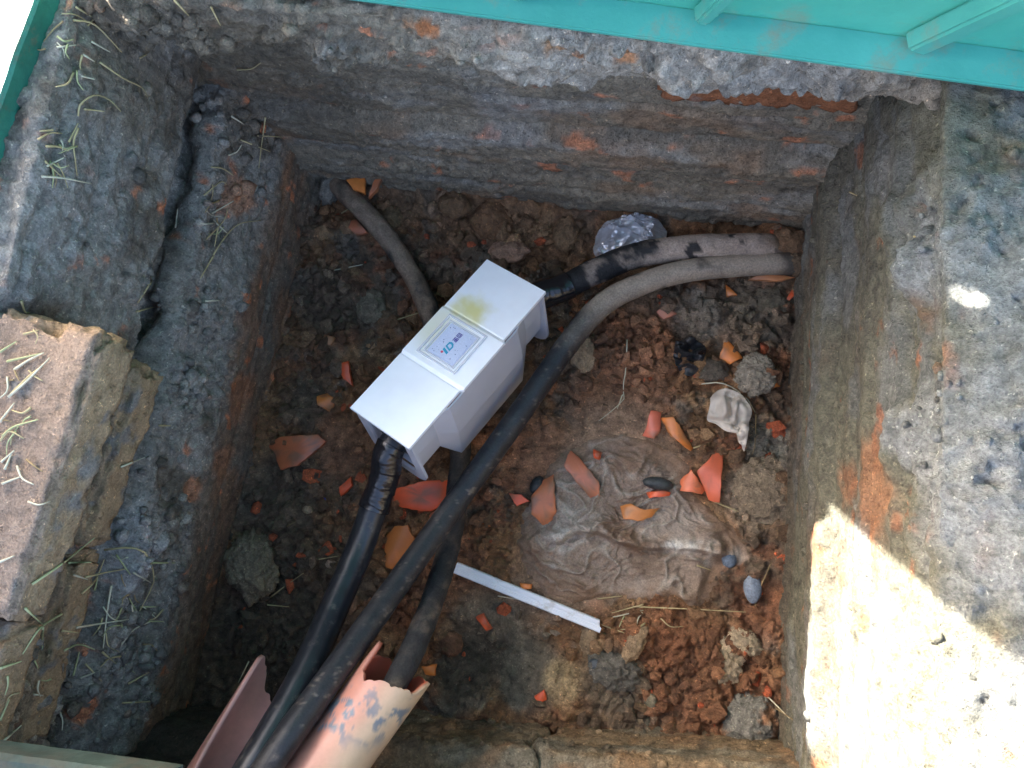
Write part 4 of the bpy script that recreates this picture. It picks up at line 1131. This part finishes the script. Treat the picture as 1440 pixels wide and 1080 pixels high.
# ================================================================ LUMPS, STONES AND PEBBLES
ICO = {}
def ico(sub):
    if sub not in ICO:
        bm = bmesh.new(); bmesh.ops.create_icosphere(bm, subdivisions=sub, radius=1)
        ICO[sub] = (np.array([v.co[:] for v in bm.verts]), np.array([[v.index for v in f.verts] for f in bm.faces])); bm.free()
    return ICO[sub]
def lump(name, px, py, rx, ry, rz, colr, label, cat, seed, rough=.35, clodf=2.2, sub=5, ang=0, col2=None, mat=None, sink=.35, group=None, smooth=True):
    c, nn = hit(px, py); colr = np.array(colr) * (np.array([1.12, 1.0, .84]) if mat is None else 1); rough = rough * .72
    V, F = ico(sub); Q = V * 1.0
    disp = 1 + rough * .40 * fbm(Q + seed * 3.1, 1.3, 3, seed) + rough * .35 * fbm(Q + seed, 3.5, 3, seed + 1)
    if clodf:
        cl, _ = clod(Q + seed * 1.7, clodf, seed + 2); disp = disp + rough * .5 * (cl - .35)
        cl, _ = clod(Q + seed * 2.7, clodf * 2.6, seed + 3, .2); disp = disp + rough * .28 * (cl - .35)
    Q = Q * disp[:, None] * np.array([rx, ry, rz]) / 1080.
    ca, sa = math.cos(ang), math.sin(ang); Q = Q @ np.array([[ca, sa, 0], [-sa, ca, 0], [0, 0, 1]])
    base = c + np.array([0, 0, rz / 1080. * (1 - sink)]) * .35
    W = Q + base
    C = np.tile(np.array(colr), (len(W), 1)) * (1 + .25 * fbm(W, 80, 4, seed + 4))[:, None]
    if col2 is not None: C = mixc(C, col2, sstep(.1, .45, fbm(W, 1080. / rx * .8, 4, seed + 6)))
    o = mesh_obj(name, W, F, mat or M_EARTH, None, C, smooth, loc=base)
    return tag(o, label, cat, group)
lump('mortar_lump', 356, 795, 36, 48, 26, (.24, .21, .165), 'crumbly grey-tan mortar lump near the foot of the left wall', 'lump', 3, .55, 2.4, 5, .4)
lump('mortar_lump', 1020, 928, 22, 28, 16, (.46, .40, .31), 'whitish crumbly mortar lump in red soil, left piece of a pair', 'lump', 5, .6, 2.6, 5, .3)
lump('mortar_lump', 1048, 902, 22, 15, 14, (.42, .37, .29), 'whitish crumbly mortar lump in red soil, upper right piece of a pair', 'lump', 6, .6, 2.6, 5, -.5)
lump('mortar_lump', 1055, 1016, 35, 36, 24, (.20, .21, .21), 'knobbly grey mortar lump with an orange crust in the near right corner', 'lump', 7, .5, 3.0, 5, 0, (.40, .20, .10))
lump('stone', 819, 497, 19, 30, 14, (.38, .32, .25), 'pale rough stone lying against the long black cable', 'stone', 9, .35, 1.6, 4, .2)
lump('stone', 716, 354, 30, 17, 14, (.32, .21, .165), 'flat pinkish stone behind the white box', 'stone', 10, .4, 1.4, 4, .1)
lump('mortar_lump', 470, 262, 17, 30, 22, (.22, .22, .215), 'grey mortar lump at the top of the back left corner', 'lump', 11, .45, 2.4, 4, -.3)
lump('soil_clod', 692, 312, 30, 30, 22, (.21, .125, .075), 'big rounded brown clod below the back wall', 'clod', 12, .4, 1.8, 4)
lump('soil_clod', 640, 290, 24, 20, 16, (.18, .115, .07), 'brown clod left of the big rounded clod', 'clod', 13, .4, 1.9, 4)
lump('soil_clod', 795, 330, 18, 28, 16, (.22, .15, .095), 'tan clod left of the crumpled clear film', 'clod', 14, .4, 1.9, 4)
lump('soil_clod', 548, 310, 22, 20, 15, (.20, .15, .095), 'tan clod right of the back left cable', 'clod', 15, .45, 1.9, 4)
lump('mortar_lump', 522, 432, 22, 26, 14, (.20, .185, .155), 'pale grey-brown lump in the dark rubble left of the box', 'lump', 16, .5, 2.2, 4)
lump('mortar_lump', 1075, 690, 40, 44, 16, (.26, .22, .175), 'broad pale crumbly lump at the foot of the right wall', 'lump', 17, .5, 2.6, 5)
lump('mortar_lump', 1062, 528, 26, 28, 15, (.30, .285, .26), 'light grey lump above the torn white scrap', 'lump', 18, .5, 2.4, 5)
lump('soil_clod', 1000, 522, 24, 18, 15, (.13, .115, .10), 'dark grey clod below the black plastic scrap', 'clod', 19, .45, 2.2, 4)
lump('soil_clod', 1085, 425, 26, 22, 18, (.13, .12, .10), 'grey-brown clod cluster under the cable end at the right wall', 'clod', 20, .5, 2.4, 4)
lump('soil_clod', 1108, 346, 26, 20, 26, (.17, .11, .07), 'brown clod burying the cable ends in the back right corner', 'clod', 61, .5, 2.2, 4)
lump('soil_clod', 1118, 372, 16, 16, 20, (.15, .115, .085), 'small grey-brown clod against the right wall at the cable ends', 'clod', 62, .5, 2.2, 4)
lump('mortar_lump', 862, 945, 34, 26, 18, (.145, .145, .14), 'knobbly grey lump below the right end of the white plastic strip', 'lump', 21, .55, 2.8, 5)
lump('stone', 893, 905, 12, 28, 12, (.34, .26, .18), 'tan chip of stone below the muddy cloth', 'stone', 22, .4, 1.6, 4, -.4)
lump('stone', 828, 903, 14, 22, 12, (.26, .20, .14), 'rounded tan stone at the right end of the white plastic strip', 'stone', 24, .3, 1.5, 4, .1)
lump('stone', 915, 986, 9, 10, 7, (.22, .21, .17), 'small round olive-grey stone in the red soil', 'stone', 25, .2, 0, 3)
lump('stone', 433, 717, 8, 6, 6, (.42, .33, .25), 'small pale stone left of the black taped cable', 'stone', 26, .25, 0, 3)
lump('stone', 466, 793, 9, 7, 6, (.48, .38, .32), 'small pinkish white stone left of the black cable', 'stone', 27, .25, 0, 3)
lump('soil_clod', 505, 870, 24, 20, 15, (.13, .085, .06), 'brown clod between the two black cables', 'clod', 28, .4, 1.9, 4)
lump('soil_clod', 635, 905, 16, 18, 12, (.17, .10, .07), 'brown clod right of the muddy cable', 'clod', 29, .4, 1.9, 4)
M_PEB = earth_mat('smooth_pebble', (.35, .6), .2, .2)
lump('pebble', 1025, 787, 10, 11, 8, (.13, .165, .215), 'round blue-grey pebble on the right end of the cloth', 'pebble', 31, .12, 0, 4, 0, None, M_PEB, .1)
lump('pebble', 1058, 826, 12, 21, 9, (.17, .205, .26), 'oblong blue-grey pebble beside the right end of the cloth', 'pebble', 32, .16, 0, 4, .15, None, M_PEB, .2)
lump('pebble', 925, 680, 21, 9, 9, (.035, .04, .042), 'long black pebble on the cloth above the thin red shard', 'pebble', 33, .15, 0, 4, 0, None, M_PEB, .1)
lump('pebble', 755, 682, 9, 14, 8, (.025, .028, .03), 'black pebble touching the pointed dusty shard', 'pebble', 34, .15, 0, 4, -.4, None, M_PEB, .1)
lump('pebble', 838, 935, 11, 9, 8, (.07, .08, .09), 'dark slate pebble on the knobbly grey lump', 'pebble', 35, .2, 0, 3, 0, None, M_PEB, .3)
c, _ = hit(455, 705)
bluebit = lump('plastic_bit', 455, 705, 4, 6, 3, (.02, .03, .5), 'tiny bright blue plastic bit in the mud left of the cable', 'scrap', 36, .4, 0, 2, 0, None, M_PEB, .2)

# ---- scraps and film
# torn pale scrap, two flaps
def scrap_mat():
    return simple('dirty_white_plastic_sheet', (.50, .44, .37), .5, (18, .25), .4, (60, .3, .003), (30, .55, .75, (.2, .14, .09)))
M_SCRAP = scrap_mat()
sc1 = ragged_sheet('torn_scrap', [(1000,560),(1015,546),(1040,552),(1056,575),(1052,602),(1048,635),(1042,612),(1020,605),(1008,595),(996,588)],
                   lambda V, e: .010 * folds(V * [1, 1, 0], 20, 41) + .006 * fbm(V, 18, 3, 42) + .004, M_SCRAP, 'torn dirty-white plastic scrap with a folded edge near the right wall', 'scrap', lambda V, e: np.ones((len(V), 3)), 30, 90, .0015, .010)
# black plastic scrap
M_BLK = simple('black_plastic_film', (.02, .021, .024), .35, (40, .5), .5, (80, .5, .004), (40, .55, .8, (.12, .10, .08)))
ragged_sheet('black_scrap', [(950,478),(972,470),(994,482),(990,505),(975,526),(958,520),(948,500)], lambda V, e: .016 * folds(V * [1, 1, 0], 22, 51) - .004 * e, M_BLK, 'crumpled black plastic scrap right of the cable', 'scrap', lambda V, e: np.ones((len(V), 3)), 26, 80, .0015, .008)
# crumpled clear film
def film_mat():
    m, n, b = new_mat('clear_crumpled_film'); out = n.nodes['Material Output']
    g = N(n, 'ShaderNodeBsdfGlossy'); g.inputs['Color'].default_value = (1, 1, 1, 1); g.inputs['Roughness'].default_value = .07
    tp = N(n, 'ShaderNodeBsdfTransparent'); tp.inputs['Color'].default_value = (.93, .94, .97, 1)
    df = N(n, 'ShaderNodeBsdfDiffuse'); df.inputs['Color'].default_value = (.85, .86, .9, 1)
    lw = N(n, 'ShaderNodeFresnel'); lw.inputs[0].default_value = 1.7
    ad = N(n, 'ShaderNodeMath', operation='ADD'); ad.inputs[1].default_value = .36; n.links.new(lw.outputs[0], ad.inputs[0])
    mx = N(n, 'ShaderNodeMixShader'); n.links.new(ad.outputs[0], mx.inputs[0]); n.links.new(tp.outputs[0], mx.inputs[1]); n.links.new(g.outputs[0], mx.inputs[2])
    m2 = N(n, 'ShaderNodeMixShader'); m2.inputs[0].default_value = .32; n.links.new(mx.outputs[0], m2.inputs[1]); n.links.new(df.outputs[0], m2.inputs[2])
    n.links.new(m2.outputs[0], out.inputs[0]); return m
M_FILM = film_mat()
def film_z(V, e):
    V0 = V * [1, 1, 0]
    w1, _, c1 = worley(V0 + [0, 0, .3], 48, 4); w2, _, c2 = worley(V0 + [0, 0, .7], 170, 5)
    return .024 * (1 - e ** 2) + .016 * folds(V0, 26, 61) * (1 - .5 * e) + .018 * w1 * (1 - .4 * e) + .003 * w2
film = ragged_sheet('clear_film', [(836,325),(850,308),(872,300),(900,294),(925,302),(938,322),(930,342),(905,352),(880,362),(850,362),(834,350)],
                    film_z, M_FILM, 'crumpled clear plastic film behind the pale cable', 'film', lambda V, e: np.ones((len(V), 3)), 26, 84, .0004, .006)
film.data.polygons.foreach_set('use_smooth', [False] * len(film.data.polygons))
film.modifiers.clear()

# ================================================================ WHITE PLASTIC STRIP
def strip():
    a, _ = hit(641, 798); b, _ = hit(842, 880)
    zt = max(a[2], b[2]) + .012
    a = at(641, 798, zt + .004); b = at(842, 880, zt)
    d = b - a; L = np.linalg.norm(d); d /= L; s = np.cross(d, [0, 0, 1]); s /= np.linalg.norm(s); u = np.cross(s, d)
    pr = [(-.0082, -.004), (-.0082, .0028), (-.0066, .0042), (-.0020, .0042), (-.0012, .0030), (.0012, .0030), (.0020, .0042), (.0066, .0042), (.0082, .0028), (.0082, -.004), (.0068, -.004), (.0068, .0016), (-.0068, .0016), (-.0068, -.004)]
    n = 40; V = []
    for i in range(n):
        t = i / (n - 1); P0 = a + (b - a) * t + u * .0012 * math.sin(t * 3.0)
        for q, (x, z) in enumerate(pr): V.append(P0 + s * x * .92 + u * z)
    k = len(pr)
    V = np.array(V); V[-k:] += d * np.array([.004 if x > 0 else -.001 for x, z in pr])[:, None]
    F = [(i * k + j, (i + 1) * k + j, (i + 1) * k + (j + 1) % k, i * k + (j + 1) % k) for i in range(n - 1) for j in range(k)]
    F += [tuple(range(k)), tuple((n - 1) * k + j for j in range(k))[::-1]]
    o = mesh_obj('plastic_strip', V, F, M_STRIP, None, None, False, loc=(a + b) / 2); fixnormals(o)
    tag(o, 'thin white grooved plastic strip lying on the mud below the box', 'strip')
strip()

# ================================================================ SOIL CRUMBS
def crumbs():
    Vb, Fb = ico(1); V = []; F = []; C = []; off = 0; rc = np.random.default_rng(12)
    cloth_pts = np.array([at(x, y, .02)[:2] for x, y in OUT_CLOTH])
    def inside(x, y):
        c_ = False; m = len(cloth_pts); j = m - 1
        for i in range(m):
            if ((cloth_pts[i, 1] > y) != (cloth_pts[j, 1] > y)) and x < (cloth_pts[j, 0] - cloth_pts[i, 0]) * (y - cloth_pts[i, 1]) / (cloth_pts[j, 1] - cloth_pts[i, 1]) + cloth_pts[i, 0]: c_ = not c_
            j = i
        return c_
    cand = np.c_[rc.uniform(-.53, .20, 16000), rc.uniform(-.27, .37, 16000), np.zeros(16000)]
    dens = .55 + .9 * fbm(cand, 11, 3, 71)
    for px, py, r in SMOOTH:
        c_ = at(px, py, 0); dens = np.where(np.hypot(cand[:, 0] - c_[0], cand[:, 1] - c_[1]) < r / 1080. * .9, dens * .25, dens)
    cand = cand[rc.random(16000) < dens]
    pos = [(x, y) for x, y, _ in cand if not (inside(x, y) and rc.random() > .03)][:4200]
    pos = np.array(pos); R = .0022 + .0085 * rc.random(len(pos)) ** 3.0
    cols = floor_colour(np.c_[pos, np.zeros(len(pos))]) * (.65 + .75 * rc.random(len(pos)))[:, None]
    redd = rc.random(len(pos)) < .03
    cols[redd] = (.50, .12, .05)
    for (x, y), r, c_ in zip(pos, R, cols):
        z = drop(x, y)
        Q = Vb * (r * (1 + .30 * np.clip(rc.standard_normal((len(Vb), 1)), -2, 2))) * rc.uniform(.65, 1.3, 3) * [1, 1, .75]
        V.append(Q + [x, y, z + r * .35]); F.append(Fb + off); C.append(np.tile(c_, (len(Vb), 1))); off += len(Vb)
    o = mesh_obj('soil_crumbs', np.vstack(V), np.vstack(F), M_SOIL, None, np.vstack(C), False)
    tag(o, 'loose brown soil crumbs scattered over the pit floor', 'soil', None, 'stuff')
crumbs()

# ================================================================ STRAW
def straw_mat(name, c): return simple(name, c, .6, (40, .25), .3)
M_ST = [straw_mat('dry_straw', (.46, .37, .19)), straw_mat('greenish_straw', (.40, .40, .20)), straw_mat('brown_straw', (.30, .21, .10)), straw_mat('bleached_straw', (.56, .51, .36))]
def straw(pix, label, group, r=.0011, mat=0, lift=.003, cat='straw', n=12):
    pp = catmull(np.c_[np.array(pix, float), np.zeros(len(pix))], n)[:, :2]
    pts = np.array([hit(px, py)[0] for px, py in pp])
    dist = np.linalg.norm(pts - CAM, axis=1); dirs = (pts - CAM) / dist[:, None]
    dm = np.array([dist[max(0, k - 1):k + 2].min() for k in range(n)])              # a stiff blade rests on the high spots
    for _ in range(4): dm[1:-1] = .5 * dm[1:-1] + .25 * (dm[:-2] + dm[2:])
    dm = np.minimum(dm, dist) - lift * .8
    P = CAM + dirs * dm[:, None]
    t = np.linspace(0, 1, n); V, F, NR = tube_verts(P, r * (1 - .55 * t), 5)
    o = mesh_obj('straw', V, F, M_ST[mat], None, None, True, loc=P[0]); tag(o, label, cat, group); return o
LG = 'straw on the left wall'
LL = 'thin dry straw blade lying on the grey mortar of the left wall'
def cr(pts, ox, oy, sc=3.0): return [(ox + x / sc, oy + y / sc) for x, y in pts]
left_top = [[(310,85),(400,105),(515,222)], [(320,30),(420,90)], [(430,40),(370,110)], [(385,175),(465,220)], [(420,262),(520,330),(600,370),(622,410)], [(330,490),(340,440),(400,402),(460,420),(510,470)], [(340,320),(400,335)],
            [(330,540),(310,600),(318,680),(325,740)], [(290,600),(330,520)], [(175,745),(270,752),(385,775)], [(190,680),(265,750)], [(200,700),(270,665)], [(355,460),(440,470)], [(160,590),(210,562),(260,562)],
            [(735,0),(800,70)], [(890,30),(930,108)], [(1000,295),(1060,290),(1100,265)], [(1015,590),(1140,640)], [(1120,495),(1105,600),(1092,710)], [(1085,572),(1190,578)], [(975,490),(1030,525)], [(890,705),(940,712),(985,740)],
            [(860,825),(930,768),(955,778)], [(895,900),(985,848)], [(870,1010),(945,930),(960,880)], [(900,1075),(950,1000),(1010,945),(1100,930)], [(965,655),(1000,640),(1020,610)], [(350,230),(400,260)], [(240,200),(320,190)], [(590,245),(620,230)], [(740,960),(750,880)], [(900,930),(960,985)], [(920,960),(905,1040)]]
for q in left_top: straw(cr(q, 0, 0), 'thin dry straw blade lying on the upper left wall between green frame and back corner', LG, .0011, random.choice((0, 0, 3)))
left_mid = [[(900,0),(845,95)], [(640,105),(580,200)], [(575,235),(650,215)], [(35,595),(110,530),(210,430)], [(45,585),(130,500),(180,465)], [(30,445),(180,410)], [(0,405),(70,360)], [(90,190),(105,235),(125,240)], [(510,890),(610,850)], [(670,715),(720,716)], [(0,700),(60,620)], [(10,760),(60,720),(160,690)],
            [(5,870),(60,820)], [(20,900),(50,830)], [(0,780),(40,740),(100,770)], [(100,330),(160,315)], [(10,960),(90,930)], [(60,480),(120,440),(185,408)], [(865,190),(925,188)]]
for q in left_mid: straw(cr(q, 0, 360), 'dry straw blade on or beside the loose tan bricks of the left wall', LG, .0013, random.choice((0, 1, 3)))
left_low = [[(135,305),(260,220),(400,108)], [(285,215),(385,212)], [(345,345),(400,290),(440,200)], [(360,275),(450,255),(530,240)], [(440,160),(540,150),(610,170),(640,230),(650,290),(610,380),(570,450)], [(490,180),(550,265)], [(470,310),(455,400),(435,575)], [(325,487),(430,470),(550,452)], [(575,460),(690,462)],
            [(555,390),(570,470)], [(505,570),(560,500),(640,460)], [(105,405),(185,480)], [(260,430),(170,490),(95,600)], [(180,490),(178,580)], [(0,660),(90,630)], [(270,585),(330,560),(400,580)], [(540,725),(630,675)], [(510,470),(530,530)], [(560,255),(640,300)], [(400,330),(415,260)], [(340,700),(420,670)], [(310,690),(335,590)], [(360,640),(430,715)], [(515,805),(635,800)],
            [(0,210),(60,185)], [(640,215),(740,215)], [(590,400),(660,400)], [(0,880),(40,790)], [(0,980),(90,900)], [(310,265),(370,285)], [(430,590),(490,640)], [(260,500),(330,510)]]
for q in left_low: straw(cr(q, 0, 720), 'straw blade tangled over the grey mortar lumps at the lower left', LG, .0013, random.choice((0, 1, 1, 3)))
FG = 'straw on the pit floor'
FLb = 'thin dry straw stalk lying on the muddy pit floor'
floor_st = [[(360,840),(420,795),(500,738)], [(565,680),(650,665)], [(265,820),(310,830)], [(430,540),(470,520)], [(330,870),(440,880)], [(1000+0,672),(1070,640)]]
for q in floor_st[:5]: straw(cr(q, 260, 560), FLb, FG, .0010, 2 if random.random() < .5 else 0)
for q in ([(882, 478), (880, 520), (876, 545), (878, 560), (860, 578), (842, 592)], [(878, 548), (868, 575)], [(890, 853), (960, 856), (1055, 861)], [(830, 870), (850, 880), (878, 890)], [(640+90, 835), (700, 842)], [(700, 838), (745, 846)], [(980, 795), (1000, 802)], [(975, 630), (1000, 622)], [(1090, 995), (1115, 1012)], [(1080, 980), (1110, 1010)],
          [(1060, 860), (1068, 830), (1085, 790)], [(965, 537), (985, 540), (1010, 538), (1030, 545), (1050, 560), (1062, 580)], [(1063, 582), (1062, 620), (1058, 640)], [(550, 452), (595, 438)], [(470, 380), (510, 372)], [(500, 520), (520, 530)], [(1003, 705), (1040, 720)], [(840, 842), (875, 838)], [(862, 868), (905, 858)], [(905, 850), (860, 862)], [(480, 300), (500, 288)], [(760, 325), (775, 318)], [(1195, 270), (1205, 275)], [(1285, 333), (1295, 330)], [(500, 930), (520, 900)], [(350, 930), (335, 960)]):
    straw(q, FLb, FG, .0010, random.choice((0, 0, 2, 3)))

# tangled wisps caught along the frame edge, on the loose bricks and on the mortar lumps
rt = random.Random(21)
for cx, cy, sx, sy, cnt, lab_ in ((95, 60, 28, 50, 9, 'fine straw wisp caught in the dirt along the green frame'), (75, 210, 22, 40, 9, 'fine straw wisp caught in the dirt along the green frame'), (300, 300, 22, 40, 6, 'fine straw wisp on the crumbled ledge of the left wall'),
                              (30, 600, 26, 90, 13, 'fine straw wisp lying on the pinkish top of a loose brick'), (40, 950, 40, 60, 7, 'fine straw wisp in the mortar near the lower left edge'), (170, 860, 45, 60, 16, 'fine straw wisp tangled on the grey mortar lump at the lower left'), (900, 860, 60, 14, 5, 'fine straw wisp under the near edge of the muddy cloth')):
    for k in range(cnt):
        x = cx + rt.gauss(0, sx * .6); y = cy + rt.gauss(0, sy * .6); L = rt.uniform(12, 40); a = rt.uniform(0, math.pi); b = a + rt.uniform(-.9, .9)
        x = max(4, x); p1 = (x + L * .5 * math.cos(a), y + L * .5 * math.sin(a)); p2 = (p1[0] + L * .5 * math.cos(b), p1[1] + L * .5 * math.sin(b))
        straw([(x, y), p1, p2], lab_, 'straw wisps', rt.uniform(.0006, .0013), rt.choice((0, 1, 2, 3)), rt.uniform(.002, .006))
